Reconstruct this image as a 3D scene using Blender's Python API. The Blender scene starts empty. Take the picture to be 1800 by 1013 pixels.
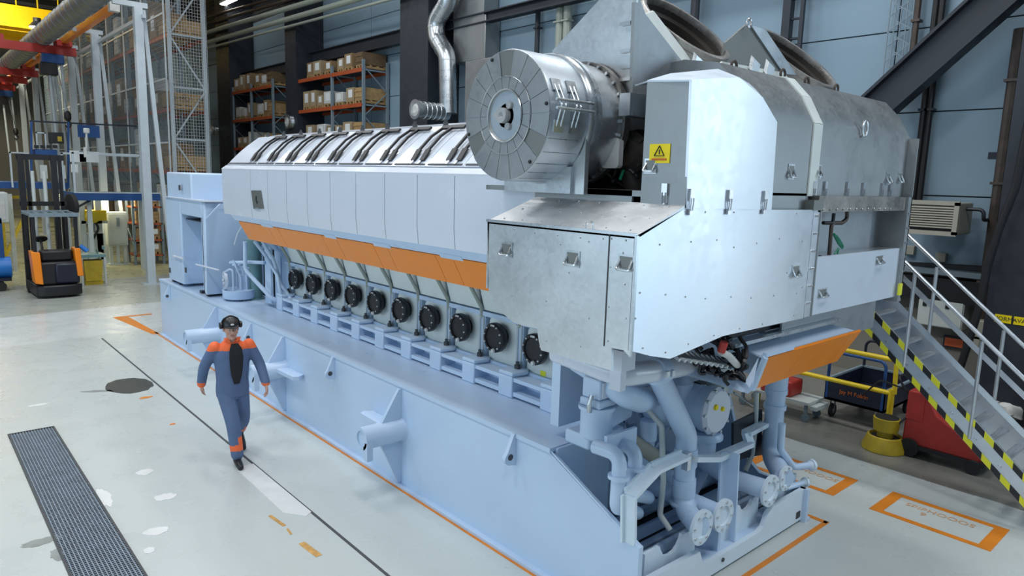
import bpy, bmesh, math, random
from math import sin, cos, pi, radians, sqrt
from mathutils import Vector, Matrix
random.seed(7)
SC = bpy.context.scene
COL = SC.collection
V = Vector
# ------------------------------------------------------------------ camera (solved from the photograph's vanishing points)
HD, PT, RO, FP = radians(41.70674), radians(8.85901), radians(1.70467), 1222.452
CAM = V((-4.05, -3.0, 3.45))
fw = V((sin(HD)*cos(PT), cos(HD)*cos(PT), -sin(PT)))
rt = V((cos(HD), -sin(HD), 0)); up = rt.cross(fw)
rt, up = cos(RO)*rt + sin(RO)*up, -sin(RO)*rt + cos(RO)*up
def ray(x, y): return fw*FP + rt*(x-900) - up*(y-506.5)
def PX(x, y, X):
    d = ray(x, y); return CAM + d*((X-CAM.x)/d.x)
def PY(x, y, Y):
    d = ray(x, y); return CAM + d*((Y-CAM.y)/d.y)
def PZ(x, y, Z=0.0):
    d = ray(x, y); return CAM + d*((Z-CAM.z)/d.z)
cd = bpy.data.cameras.new('camera'); cam = bpy.data.objects.new('camera', cd); COL.objects.link(cam)
cd.sensor_width = 36; cd.lens = FP/1800*36; cd.clip_end = 300
cam.matrix_world = Matrix(((rt.x, up.x, -fw.x, CAM.x), (rt.y, up.y, -fw.y, CAM.y), (rt.z, up.z, -fw.z, CAM.z), (0, 0, 0, 1)))
SC.camera = cam
# ------------------------------------------------------------------ materials
def nodes(m):
    m.use_nodes = True; nt = m.node_tree
    return nt, nt.nodes['Principled BSDF']
def mat(name, col, rough=.5, metal=0., noise=0., nscale=6., bump=0., bscale=60., emit=None, coat=0., aniso=0., alpha=None, spec=None):
    m = bpy.data.materials.new(name); nt, b = nodes(m); L = nt.links
    b.inputs['Base Color'].default_value = (*col, 1); b.inputs['Roughness'].default_value = rough; b.inputs['Metallic'].default_value = metal
    if spec is not None: b.inputs['Specular IOR Level'].default_value = spec
    if coat: b.inputs['Coat Weight'].default_value = coat; b.inputs['Coat Roughness'].default_value = .15
    if emit: b.inputs['Emission Color'].default_value = (*col, 1); b.inputs['Emission Strength'].default_value = emit
    if noise or bump or aniso:
        tc = nt.nodes.new('ShaderNodeTexCoord')
    if noise:
        n = nt.nodes.new('ShaderNodeTexNoise'); n.inputs['Scale'].default_value = nscale; n.inputs['Detail'].default_value = 5
        L.new(tc.outputs['Object'], n.inputs['Vector'])
        r = nt.nodes.new('ShaderNodeMapRange'); r.inputs[1].default_value = .3; r.inputs[2].default_value = .7
        r.inputs[3].default_value = 1-noise; r.inputs[4].default_value = 1+noise*.6; L.new(n.outputs[0], r.inputs[0])
        mx = nt.nodes.new('ShaderNodeMix'); mx.data_type = 'RGBA'; mx.blend_type = 'MULTIPLY'; mx.inputs[0].default_value = 1
        mx.inputs[6].default_value = (*col, 1); L.new(r.outputs[0], mx.inputs[7]); L.new(mx.outputs[2], b.inputs['Base Color'])
        r2 = nt.nodes.new('ShaderNodeMapRange'); r2.inputs[1].default_value = .3; r2.inputs[2].default_value = .7
        r2.inputs[3].default_value = max(.02, rough*.8); r2.inputs[4].default_value = min(1, rough*1.2); L.new(n.outputs[0], r2.inputs[0]); L.new(r2.outputs[0], b.inputs['Roughness'])
    if bump:
        n2 = nt.nodes.new('ShaderNodeTexNoise'); n2.inputs['Scale'].default_value = bscale; n2.inputs['Detail'].default_value = 3
        L.new(tc.outputs['Object'], n2.inputs['Vector'])
        bp = nt.nodes.new('ShaderNodeBump'); bp.inputs['Strength'].default_value = bump; bp.inputs['Distance'].default_value = .01
        L.new(n2.outputs[0], bp.inputs['Height']); L.new(bp.outputs[0], b.inputs['Normal'])
    if aniso:
        b.inputs['Anisotropic'].default_value = aniso
        t = nt.nodes.new('ShaderNodeTangent'); t.direction_type = 'RADIAL'; t.axis = 'Z'; L.new(t.outputs[0], b.inputs['Tangent'])
    return m
def galv(name, col, rough, scale=9., amt=.1, aniso=0.):
    "rolled zinc sheet: metal with soft spangle and a little dirt"
    m = bpy.data.materials.new(name); nt, b = nodes(m); L = nt.links
    b.inputs['Metallic'].default_value = .92; b.inputs['Roughness'].default_value = rough
    tc = nt.nodes.new('ShaderNodeTexCoord')
    v = nt.nodes.new('ShaderNodeTexVoronoi'); v.inputs['Scale'].default_value = scale*4
    n = nt.nodes.new('ShaderNodeTexNoise'); n.inputs['Scale'].default_value = scale*.35; n.inputs['Detail'].default_value = 6
    L.new(tc.outputs['Object'], v.inputs['Vector']); L.new(tc.outputs['Object'], n.inputs['Vector'])
    a = nt.nodes.new('ShaderNodeMix'); a.data_type = 'RGBA'; a.inputs[0].default_value = .25
    L.new(n.outputs[0], a.inputs[6]); L.new(v.outputs['Color'], a.inputs[7])
    bw = nt.nodes.new('ShaderNodeRGBToBW'); L.new(a.outputs[2], bw.inputs[0])
    r = nt.nodes.new('ShaderNodeMapRange'); r.inputs[1].default_value = .3; r.inputs[2].default_value = .7; r.inputs[3].default_value = 1-amt; r.inputs[4].default_value = 1+amt*.5
    L.new(bw.outputs[0], r.inputs[0])
    mx = nt.nodes.new('ShaderNodeMix'); mx.data_type = 'RGBA'; mx.blend_type = 'MULTIPLY'; mx.inputs[0].default_value = 1
    mx.inputs[6].default_value = (*col, 1); L.new(r.outputs[0], mx.inputs[7]); L.new(mx.outputs[2], b.inputs['Base Color'])
    r2 = nt.nodes.new('ShaderNodeMapRange'); r2.inputs[1].default_value = .3; r2.inputs[2].default_value = .7; r2.inputs[3].default_value = rough*.85; r2.inputs[4].default_value = rough*1.15
    L.new(bw.outputs[0], r2.inputs[0]); L.new(r2.outputs[0], b.inputs['Roughness'])
    if aniso:
        b.inputs['Anisotropic'].default_value = aniso
        b.inputs['Anisotropic Rotation'].default_value = .25
        t = nt.nodes.new('ShaderNodeTangent'); t.direction_type = 'RADIAL'; t.axis = 'Z'; L.new(t.outputs[0], b.inputs['Tangent'])
    return m
M = dict(
    paint=mat('engine_paint', (.52, .655, .83), .33, noise=.035, nscale=1.5),
    white=mat('hood_white_paint', (.66, .71, .80), .24, noise=.02, nscale=2., coat=.3),
    cream=mat('pale_cover_paint', (.72, .77, .74), .35, noise=.04),
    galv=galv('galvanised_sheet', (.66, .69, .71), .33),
    galvf=galv('brushed_galvanised_sheet', (.78, .83, .89), .40, scale=5., amt=.035, aniso=.75),
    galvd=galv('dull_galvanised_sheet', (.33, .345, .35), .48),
    ringsteel=galv('weathered_ring_steel', (.50, .48, .46), .42, amt=.3),
    galvdd=galv('dark_galvanised_sheet', (.36, .38, .40), .5),
    wingwhite=mat('pale_blue_sheet', (.60, .68, .78), .4, noise=.02),
    hubsteel=galv('hub_steel', (.50, .51, .52), .4),
    drum=galv('rolled_drum_sheet', (.44, .49, .53), .46, amt=.06),
    zinc=galv('zinc_plated_steel', (.62, .66, .69), .30),
    stain=galv('stained_steel', (.30, .28, .26), .42, amt=.35),
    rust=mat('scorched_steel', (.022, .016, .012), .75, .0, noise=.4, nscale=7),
    orange=mat('orange_paint', (.90, .25, .008), .38, noise=.03),
    dark=mat('dark_steel_paint', (.022, .027, .038), .5, noise=.15),
    black=mat('black_plastic', (.012, .012, .014), .42),
    rubber=mat('black_rubber', (.015, .015, .016), .7),
    plate=mat('grey_nameplate', (.20, .21, .20), .45, .5),
    steel=mat('bright_steel', (.62, .63, .65), .28, .95),
    alu=mat('aluminium', (.62, .65, .68), .34, .85, noise=.08),
    yellow=mat('yellow_paint', (.78, .56, .01), .42, noise=.05),
    ydirty=mat('worn_yellow_paint', (.50, .36, .02), .5, noise=.2),
    hazy=mat('hazard_yellow', (.80, .78, .03), .5),
    crane=mat('crane_yellow', (.90, .58, .0), .45, noise=.05),
    red=mat('red_paint', (.42, .028, .02), .42, noise=.08),
    rackorange=mat('rack_orange_paint', (.44, .085, .025), .5, noise=.12),
    blue=mat('blue_paint', (.012, .07, .24), .42, noise=.08),
    navy=mat('navy_paint', (.008, .011, .028), .45, noise=.1),
    ltblue=mat('bright_blue_plastic', (.015, .17, .55), .4),
    post=mat('pale_grey_post_paint', (.50, .56, .60), .42, noise=.05),
    rackgrey=mat('grey_rack_paint', (.20, .26, .30), .5, noise=.08),
    wood=mat('pale_timber', (.42, .27, .12), .75, noise=.25, nscale=9),
    dwood=mat('dark_timber', (.16, .10, .05), .8, noise=.25, nscale=9),
    card=mat('cardboard', (.27, .175, .085), .8, noise=.12),
    card2=mat('pale_cardboard', (.36, .27, .16), .8, noise=.12),
    wrap=mat('white_wrapping', (.62, .62, .60), .5, noise=.12),
    paper=mat('white_label_paper', (.78, .80, .80), .6),
    cab=mat('cabinet_grey_paint', (.56, .60, .58), .45, noise=.04),
    wall=mat('wall_sandwich_panel', (.23, .33, .41), .55, noise=.05, nscale=.6),
    wall2=mat('wall_lower_panel', (.20, .19, .165), .6, noise=.12, nscale=.8),
    ceil=mat('dark_roof_sheet', (.035, .037, .04), .7),
    pipeg=mat('grey_green_pipe_paint', (.33, .36, .31), .5),
    brown=mat('brown_pipe', (.09, .07, .06), .5, .5, noise=.3),
    beige=mat('beige_housing_paint', (.36, .35, .29), .5, noise=.05),
    green=mat('green_cord', (.0, .20, .11), .5),
    teal=mat('teal_grey_steel', (.16, .30, .31), .4, noise=.1),
    skin=mat('skin', (.55, .31, .23), .55),
    denim=mat('blue_work_cloth', (.105, .16, .29), .8, noise=.12, nscale=14, bump=.3, bscale=90),
    hivis=mat('orange_high_visibility_cloth', (.95, .17, .05), .7),
    shirt=mat('black_cloth', (.014, .014, .017), .8),
    hair=mat('dark_hair', (.03, .02, .015), .7),
    eyew=mat('eye_white', (.8, .8, .8), .3),
    lip=mat('lips', (.42, .17, .14), .5),
    lamp=mat('lit_lamp', (1., .97, .88), .4, emit=14.),
    signy=mat('sign_yellow', (.85, .66, .0), .5),
    ink=mat('black_print', (.02, .02, .02), .6),
    inko=mat('orange_print', (.55, .13, .015), .6),
    floorpaint=mat('orange_floor_paint', (.72, .22, .01), .45, noise=.1, nscale=4),
    floorink=mat('faded_orange_floor_print', (.62, .36, .20), .5, noise=.2, nscale=20),
    whitepatch=mat('white_filler', (.70, .71, .70), .5, noise=.06),
    oil=mat('oil_stain', (.045, .05, .05), .35, noise=.25),
    seam=mat('dark_joint', (.06, .065, .07), .7),
    grate=mat('grating_steel', (.27, .33, .39), .45, .3, noise=.1),
    stainp=mat('faint_stain', (.27, .29, .28), .4, noise=.2, nscale=8),
    wornpaint=mat('worn_orange_floor_paint', (.60, .33, .09), .5, noise=.3, nscale=20),
    paint_lit=mat('lit_end_paint', (.66, .76, .84), .38, noise=.03),  # engine paint made paler where the near end catches more light
    hubgrey=mat('grey_hub_paint', (.40, .41, .42), .45, noise=.1),
    roofgalv=galv('lit_roof_zinc_sheet', (.82, .83, .84), .52, amt=.06),  # lightened copy of the galvanised sheet, in place of a bright overhead reflection
    pit=mat('dark_pit', (.01, .012, .015), .8),
)
# ------------------------------------------------------------------ mesh builder
class B:
    def __init__(s): s.bm = bmesh.new(); s.mi = 0
    def _f(s, vs, smooth=False):
        try:
            f = s.bm.faces.new(vs); f.material_index = s.mi; f.smooth = smooth; return f
        except ValueError: return None
    def m(s, i): s.mi = i; return s
    def face(s, pts): s._f([s.bm.verts.new(p) for p in pts]); return s
    def box(s, x0, x1, y0, y1, z0, z1):
        v = [s.bm.verts.new((x, y, z)) for z in (z0, z1) for y in (y0, y1) for x in (x0, x1)]
        for q in ((0, 2, 3, 1), (4, 5, 7, 6), (0, 1, 5, 4), (2, 6, 7, 3), (0, 4, 6, 2), (1, 3, 7, 5)): s._f([v[i] for i in q])
        return s
    def cb(s, c, sx, sy, sz): return s.box(c[0]-sx/2, c[0]+sx/2, c[1]-sy/2, c[1]+sy/2, c[2]-sz/2, c[2]+sz/2)
    def slab(s, poly, n):
        "closed prism: polygon of 3-D points pushed along vector n"
        n = V(n); a = [s.bm.verts.new(V(p)) for p in poly]; b = [s.bm.verts.new(V(p)+n) for p in poly]
        s._f(a); s._f(b[::-1]); k = len(a)
        for i in range(k): s._f([a[i], b[i], b[(i+1) % k], a[(i+1) % k]])
        return s
    def xy(s, poly, z0, z1): return s.slab([(x, y, z0) for x, y in poly], (0, 0, z1-z0))
    def yz(s, poly, x0, x1): return s.slab([(x0, y, z) for y, z in poly], (x1-x0, 0, 0))
    def xz(s, poly, y0, y1): return s.slab([(x, y0, z) for x, z in poly], (0, y1-y0, 0))
    def bar(s, a, b, w, h=None, upv=(0, 0, 1)):
        a = V(a); b = V(b); h = h or w; d = (b-a).normalized(); u = V(upv)
        if abs(d.dot(u)) > .99: u = V((0, 1, 0))
        sd = d.cross(u).normalized(); u = sd.cross(d)
        p = [a+sd*i*w/2+u*j*h/2 for i, j in ((-1, -1), (1, -1), (1, 1), (-1, 1))]
        return s.slab(p, b-a)
    def tube(s, pts, r, seg=12, bend=0., cap=True, rr=None):
        pts = [V(p) for p in pts]
        if bend:
            q = [pts[0]]
            for i in range(1, len(pts)-1):
                p0, p1, p2 = pts[i-1], pts[i], pts[i+1]; a = (p0-p1); b = (p2-p1); la, lb = a.length, b.length
                a.normalize(); b.normalize(); ang = a.angle(b)
                if ang > 3.1: q.append(p1); continue
                t = min(bend/math.tan(ang/2), la*.49, lb*.49); R = t*math.tan(ang/2)
                bis = (a+b).normalized(); c = p1+bis*(R/sin(ang/2)); s0 = p1+a*t-c; s1 = p1+b*t-c
                N = max(3, int((pi-ang)/.26))
                om = s0.angle(s1)
                for k in range(N+1):
                    u = k/N; q.append(c+(s0*sin((1-u)*om)+s1*sin(u*om))/sin(om))
            q.append(pts[-1]); pts = q
        n = len(pts); d = (pts[1]-pts[0]).normalized(); u = V((0, 0, 1)) if abs(d.z) < .9 else V((1, 0, 0)); u = (u-d*u.dot(d)).normalized()
        rings = []
        for i, p in enumerate(pts):
            if i == 0: t = pts[1]-pts[0]
            elif i == n-1: t = pts[-1]-pts[-2]
            else: t = (pts[i+1]-p).normalized()+(p-pts[i-1]).normalized()
            t.normalize(); u = (u-t*u.dot(t)).normalized(); w = t.cross(u)
            R = rr[min(i, len(rr)-1)] if rr else r
            rings.append([s.bm.verts.new(p+u*R*cos(2*pi*k/seg)+w*R*sin(2*pi*k/seg)) for k in range(seg)])
        for i in range(n-1):
            for k in range(seg): s._f([rings[i][k], rings[i][(k+1) % seg], rings[i+1][(k+1) % seg], rings[i+1][k]], True)
        if cap: s._f(rings[0][::-1]); s._f(rings[-1])
        return s
    def lathe(s, prof, o, ax, seg=32, cap=True):
        "profile of (distance along axis, radius)"
        o = V(o); ax = V(ax).normalized(); u = V((0, 0, 1)) if abs(ax.z) < .9 else V((1, 0, 0)); u = (u-ax*u.dot(ax)).normalized(); w = ax.cross(u)
        rings = []
        for t, r in prof:
            rings.append([s.bm.verts.new(o+ax*t+(u*cos(2*pi*k/seg)+w*sin(2*pi*k/seg))*max(r, 1e-4)) for k in range(seg)])
        for i in range(len(rings)-1):
            for k in range(seg): s._f([rings[i][k], rings[i][(k+1) % seg], rings[i+1][(k+1) % seg], rings[i+1][k]], True)
        if cap: s._f(rings[0][::-1]); s._f(rings[-1])
        return s
    def cyl(s, a, b, r, seg=20): return s.tube([a, b], r, seg)
    def ball(s, c, r, sx=1, sy=1, sz=1, seg=12):
        mt = Matrix.Translation(V(c)) @ Matrix.Diagonal((sx*r, sy*r, sz*r, 1))
        res = bmesh.ops.create_uvsphere(s.bm, u_segments=seg, v_segments=max(6, seg*2//3), radius=1, matrix=mt)
        fs = set(f for v in res['verts'] for f in v.link_faces)
        for f in fs: f.smooth = True; f.material_index = s.mi
        return s
    def build(s, name, m, parent=None, bevel=0., weld=False, sharp=35):
        bm = s.bm
        bmesh.ops.recalc_face_normals(bm, faces=bm.faces)
        me = bpy.data.meshes.new(name); bm.to_mesh(me); bm.free()
        for x in (m if isinstance(m, (list, tuple)) else [m]): me.materials.append(M[x] if isinstance(x, str) else x)
        o = bpy.data.objects.new(name, me); COL.objects.link(o)
        try: me.set_sharp_from_angle(angle=radians(sharp))
        except Exception: pass
        attach(o, parent)
        if bevel:
            md = o.modifiers.new('bevel', 'BEVEL'); md.width = bevel; md.segments = 2; md.limit_method = 'ANGLE'; md.angle_limit = radians(40)
        return o
def attach(o, parent):
    if parent is None:                       # a thing of its own: origin to the middle of its base
        me = o.data; xs = [v.co for v in me.vertices]
        c = V(((min(p.x for p in xs)+max(p.x for p in xs))/2, (min(p.y for p in xs)+max(p.y for p in xs))/2, min(p.z for p in xs)))
        me.transform(Matrix.Translation(-c)); o.location = c
    else:
        o.parent = parent
        w = parent.get('_o')
        if w is not None: o.matrix_parent_inverse = Matrix.Translation(-V(w))
def thing(name, label, cat, loc=(0, 0, 0), group=None, rz=0.):
    o = bpy.data.objects.new(name, None); COL.objects.link(o); o.location = loc; o.empty_display_size = .1
    if tuple(loc) != (0, 0, 0): o['_o'] = [float(c) for c in loc]
    o['label'] = label; o['category'] = cat
    if group: o['group'] = group
    return o
def tag(o, label, cat, group=None):
    o['label'] = label; o['category'] = cat
    if group: o['group'] = group
    return o
def dup(o, loc=None, rz=None, label=None, parent=None):
    c = o.copy(); COL.objects.link(c)
    if parent is not None: c.parent = parent
    for ch in list(o.children): dup(ch, parent=c)
    if loc is not None: c.location = loc
    if rz is not None: c.rotation_euler = (0, 0, rz)
    if label: c['label'] = label
    return c
def struct(o): o['kind'] = 'structure'; return o
def text(name, body, size, m, parent, loc, xdir, ydir, ext=.002, align='CENTER'):
    cu = bpy.data.curves.new(name, 'FONT'); cu.body = body; cu.size = size; cu.extrude = ext; cu.align_x = align; cu.align_y = 'CENTER'
    to = bpy.data.objects.new(name, cu); COL.objects.link(to)
    dg = bpy.context.evaluated_depsgraph_get(); me = bpy.data.meshes.new_from_object(to.evaluated_get(dg))
    bpy.data.objects.remove(to); bpy.data.curves.remove(cu)
    x = V(xdir).normalized(); y = V(ydir).normalized(); z = x.cross(y)
    me.transform(Matrix(((x.x, y.x, z.x, loc[0]), (x.y, y.y, z.y, loc[1]), (x.z, y.z, z.z, loc[2]), (0, 0, 0, 1))))
    me.materials.clear(); me.materials.append(M[m])
    o = bpy.data.objects.new(name, me); COL.objects.link(o); attach(o, parent); return o
ORD = ['first', 'second', 'third', 'fourth', 'fifth', 'sixth', 'seventh', 'eighth', 'ninth', 'tenth', 'eleventh', 'twelfth']
# ------------------------------------------------------------------ floor material (painted concrete: zones, wear, stains)
def floor_material():
    m = bpy.data.materials.new('painted_concrete_floor'); nt, b = nodes(m); L = nt.links; N = nt.nodes.new
    g = N('ShaderNodeNewGeometry'); sp = N('ShaderNodeSeparateXYZ'); L.new(g.outputs['Position'], sp.inputs[0])
    def math_(op, a, c=None):
        n = N('ShaderNodeMath'); n.operation = op
        for i, x in enumerate((a, c)):
            if x is None: continue
            if isinstance(x, (int, float)): n.inputs[i].default_value = x
            else: L.new(x, n.inputs[i])
        return n.outputs[0]
    def step(val, e0, e1):
        r = N('ShaderNodeMapRange'); r.interpolation_type = 'SMOOTHSTEP'; r.inputs[1].default_value = e0; r.inputs[2].default_value = e1; L.new(val, r.inputs[0]); return r.outputs[0]
    def mix(f, a, c, mode='MIX'):
        n = N('ShaderNodeMix'); n.data_type = 'RGBA'; n.blend_type = mode
        if isinstance(f, float): n.inputs[0].default_value = f
        else: L.new(f, n.inputs[0])
        for i, x in ((6, a), (7, c)):
            if isinstance(x, tuple): n.inputs[i].default_value = (*x, 1)
            else: L.new(x, n.inputs[i])
        return n.outputs[2]
    def noise(sc, det=5, dist=0.):
        n = N('ShaderNodeTexNoise'); n.inputs['Scale'].default_value = sc; n.inputs['Detail'].default_value = det; n.inputs['Distortion'].default_value = dist
        L.new(g.outputs['Position'], n.inputs['Vector']); return n.outputs[0]
    n1, n2, n3 = noise(.35), noise(2.2, 8, .4), noise(14, 4)
    c = mix(step(n1, .2, .8), (.515, .555, .54), (.55, .59, .57))
    c = mix(math_('MULTIPLY', step(n2, .5, .85), .4), c, (.46, .50, .485))
    c = mix(math_('MULTIPLY', step(n3, .5, .85), .12), c, (.66, .67, .65))
    lin = math_('SUBTRACT', sp.outputs[1], math_('MULTIPLY', sp.outputs[0], .1))
    far = math_('MULTIPLY', step(lin, 13.28, 13.34), .75)
    c = mix(far, c, (.62, .66, .66))
    far2 = step(lin, 16.4, 16.6)
    c = mix(far2, c, (.40, .43, .39))
    far3 = step(lin, 21.3, 21.5)
    c = mix(far3, c, (.46, .45, .27))
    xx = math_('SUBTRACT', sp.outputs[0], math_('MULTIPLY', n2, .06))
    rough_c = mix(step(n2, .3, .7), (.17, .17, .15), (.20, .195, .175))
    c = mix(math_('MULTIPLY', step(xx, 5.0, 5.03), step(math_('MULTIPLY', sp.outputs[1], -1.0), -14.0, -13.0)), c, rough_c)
    L.new(c, b.inputs['Base Color'])
    r = N('ShaderNodeMapRange'); r.inputs[1].default_value = .3; r.inputs[2].default_value = .7; r.inputs[3].default_value = .22; r.inputs[4].default_value = .38; L.new(n2, r.inputs[0])
    L.new(r.outputs[0], b.inputs['Roughness'])
    return m
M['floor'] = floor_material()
FL = thing('floor', 'pale painted concrete factory floor', 'floor'); del FL['label']; del FL['category']; struct(FL)
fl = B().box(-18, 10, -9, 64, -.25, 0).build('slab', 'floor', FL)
# joints, patches, painted lines: thin coats lying on the slab
B().box(-1.085, -1.055, -6, 12.9, -.001, .002).build('expansion_joint', 'seam', FL)
def patch(nm, c, pts, m, z=.003):
    B().xy([(c[0]+x, c[1]+y) for x, y in pts], 0, z).build(nm, m, FL)
def blob(c, rx, ry, n=18, j=.2, rot=0):
    out = []
    for k in range(n):
        a = 2*pi*k/n; r = 1+random.uniform(-j, j); x, y = rx*r*cos(a), ry*r*sin(a)
        out.append((x*cos(rot)-y*sin(rot), x*sin(rot)+y*cos(rot)))
    return out
patch('oil_stain', PZ(227, 678), blob(0, .34, .46, 24, .05), 'oil')
patch('oil_stain', PZ(172, 688), blob(0, .24, .05, 26, .3, -.5), 'stainp')
for q, rx, ry in (((75, 952), .16, .07), ((100, 975), .05, .12)): patch('oil_stain', PZ(*q), blob(0, rx, ry, 24, .2), 'stainp')
for q, rx, ry in (((68, 712), .16, .06), ((255, 830), .12, .11), ((290, 874), .13, .1), ((275, 934), .14, .1), ((183, 875), .08, .3), ((262, 968), .06, .07)): patch('filler_patch', PZ(*q), blob(0, rx*.8, ry*.8, 26, .16), 'whitepatch')
B().xy([(-1.28, 4.9), (-1.07, 4.9), (-1.07, 3.35), (-1.15, 3.3), (-1.3, 3.5)], 0, .0035).build('filler_patch', 'whitepatch', FL)
for q, rx, ry in (((257, 699), .1, .05), ((303, 746), .04, .03)): patch('paint_spot', PZ(*q), blob(0, rx, ry, 10, .2), 'floorpaint')
a, b_ = PZ(478, 908), PZ(560, 978)
for q0, q1, w_ in (((474, 907), (500, 925), .035), ((505, 930), (512, 940), .02), ((530, 955), (561, 978), .06)):
    a, b_ = PZ(*q0), PZ(*q1); B().bar((a.x, a.y, .002), (b_.x, b_.y, .002), w_, .004).build('paint_spot', 'wornpaint', FL)
B().box(-.085, -.035, -.6, 12.9, 0, .004).build('painted_line', 'floorpaint', FL)
B().box(2.97, 3.03, -.15, .6, 0, .004).build('painted_line', 'floorpaint', FL)
B().box(-.08, 3.03, -.16, -.11, 0, .004).build('painted_line', 'floorpaint', FL)
B().xy([(-.42, 15.05), (.4, 15.05), (.4, 14.92), (-.12, 14.92), (-.04, 12.7), (-.16, 12.7)], 0, .004).build('painted_line', 'floorpaint', FL)
def frame_mark(x0, x1, y0, y1, wx, wy):
    bb = B()
    bb.box(x0, x1, y0, y0+wy, 0, .004).box(x0, x1, y1-wy, y1, 0, .004).box(x0, x0+wx, y0+wy, y1-wy, 0, .004).box(x1-wx, x1, y0+wy, y1-wy, 0, .004)
    bb.build('painted_frame', 'floorpaint', FL)
frame_mark(3.70, 4.38, -1.43, -.29, .075, .12)
frame_mark(3.70, 4.38, .10, 1.25, .075, .12)
frame_mark(3.66, 4.34, -3.1, -1.72, .075, .12)
text('floor_lettering', 'SOOOHdIdS', .125, 'floorink', FL, (4.17, -.84, .003), (0, 1, 0), (-1, 0, 0), .0015)
text('floor_lettering', '6', .13, 'floorink', FL, (4.04, -.72, .003), (0, 1, 0), (-1, 0, 0), .0015)
text('floor_lettering', 'SOOOHd', .125, 'floorink', FL, (4.15, .50, .003), (0, 1, 0), (-1, 0, 0), .0015)
# ------------------------------------------------------------------ drain grating let into the floor
GR = thing('drain_grating', 'long dark steel mesh grating let into the floor at lower left', 'drain grating', (-2.93, 5.5, 0))
g0, g1 = -3.16, -2.69; gy0, gy1 = .5, 7.66
B().box(g0, g1, gy0, gy1, .0005, .002).build('pit', 'pit', GR)
fr = B(); fr.box(g0-.02, g0, gy0, gy1, 0, .012).box(g1, g1+.02, gy0, gy1, 0, .012).box(g0-.02, g1+.02, gy1, gy1+.02, 0, .012); fr.build('frame', 'seam', GR)
gb = B()
k = gy0
while k < gy1-.03: gb.box(g0, g1, k, k+.008, .002, .010); k += .035
for i in range(15): x = g0+(i+.5)*(g1-g0)/15; gb.box(x-.004, x+.004, gy0, gy1, .002, .009)
gb.build('mesh_bars', 'grate', GR)
# ------------------------------------------------------------------ wall behind the engine, roof, far wall
WX = 9.6
wb = B(); wb.m(0)
zs = [2.1, 3.39, 4.83, 6.26, 7.7, 9.13, 10.5]
ys = [-8, -3.8, 2.2, 8.2, 14.5, 20.5, 26.5, 32.5, 38.5, 64]
for i in range(len(zs)-1):
    for j in range(len(ys)-1): wb.box(WX, WX+.16, ys[j]+.012, ys[j+1]-.012, zs[i]+.012, zs[i+1]-.012)
wb.m(1).box(WX+.06, WX+.2, -8, 64, 0, 10.5)
wb.m(2).box(WX+.02, WX+.1, -8, 64, 0, 2.1)
struct(wb.build('wall_right', ['wall', 'seam', 'wall2']))
tb = B(); tb.box(WX, WX+.2, -8, 64, 10.5, 13.6)
k = 10.6
while k < 13.5: tb.box(WX-.04, WX, -8, 64, k, k+.1); k += .22
struct(tb.build('trim_1', 'ceil'))
cb_ = B().box(-18, 10, -9, 64, 13.6, 13.8)
k = -8.
while k < 63: cb_.box(-18, 10, k, k+.25, 13.4, 13.6); k += 3
struct(cb_.build('ceiling', 'ceil'))
struct(B().box(-18, 10, 64, 64.2, 0, 13.6).build('wall_back', 'wall2'))
# text sign on wall panel
sg = B().box(WX-.012, WX, PX(1735, 290, WX).y, PX(1768, 290, WX).y, 4.02, 4.13).build('wall_lettering_plate', 'navy'); tag(sg, 'small dark lettering strip on the pale wall at far right', 'sign')
# columns
def column(y0, y1, label, zt=13.6):
    t = thing('steel_column', label, 'column', (8.7, (y0+y1)/2, 0), 'dark steel wall columns')
    B().box(8.4, 8.46, y0, y1, 0, zt).build('flange', 'dark', t)
    B().box(8.46, 9.5, y0+.02, y0+.10, 0, zt).box(8.46, 9.5, y1-.10, y1-.02, 0, zt).build('web', 'dark', t)
    B().box(9.5, 9.59, y0, y1, 0, zt).build('flange', 'dark', t)
    return t
def yy(px, py, X): return PX(px, py, X).y
column(yy(752, 100, 8.4), yy(703, 100, 8.4), 'dark steel column right of the pallet racks, beside the tall duct')
column(yy(520, 100, 8.4), yy(501, 100, 8.4), 'dark steel column between the two wall pallet racks')
column(yy(405, 180, 8.4), yy(383, 180, 8.4), 'dark steel column left of the far wall pallet rack')
rc = column(-1.9, yy(1752, 400, 8.4), 'dark steel column with yellow sign band behind the stairs')
for y0, y1, s in ((yy(1779, 555, 8.39), yy(1749, 555, 8.39), 'KUORMA'), (yy(1830, 555, 8.39), yy(1783, 555, 8.39), 'VARO')):
    z0, z1 = PX(1765, 568, 8.39).z, PX(1765, 554, 8.39).z
    sgn = B().box(8.385, 8.398, y0, y1, z0, z1).build('sign_band', 'signy', rc)
    text('lettering', s, .085, 'ink', sgn, (8.383, (y0+y1)/2, (z0+z1)/2), (0, -1, 0), (0, 0, 1))
# horizontal wall beams
def beam(name, x, y0, y1, z0, z1, label):
    o = B().box(x, x+.28, y0, y1, z0, z0+.03).box(x, x+.28, y0, y1, z1-.03, z1).box(x+.12, x+.16, y0, y1, z0, z1).build(name, 'dark'); tag(o, label, 'beam', 'dark wall beams'); return o
bz = PX(606, 85, 8.95).z
beam('wall_beam', 8.95, 16.6, 24.6, bz-.26, bz+.18, 'dark horizontal beam over the nearer wall pallet rack')
beam('wall_beam', 8.95, 25.8, 33.4, bz-.38, bz+.06, 'dark horizontal beam over the far wall pallet rack')
beam('wall_beam', 8.95, 3, 15.1, PX(850, 28, 8.95).z-.16, PX(850, 28, 8.95).z+.12, 'dark horizontal beam running right from the duct behind the exhaust cones')
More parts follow.
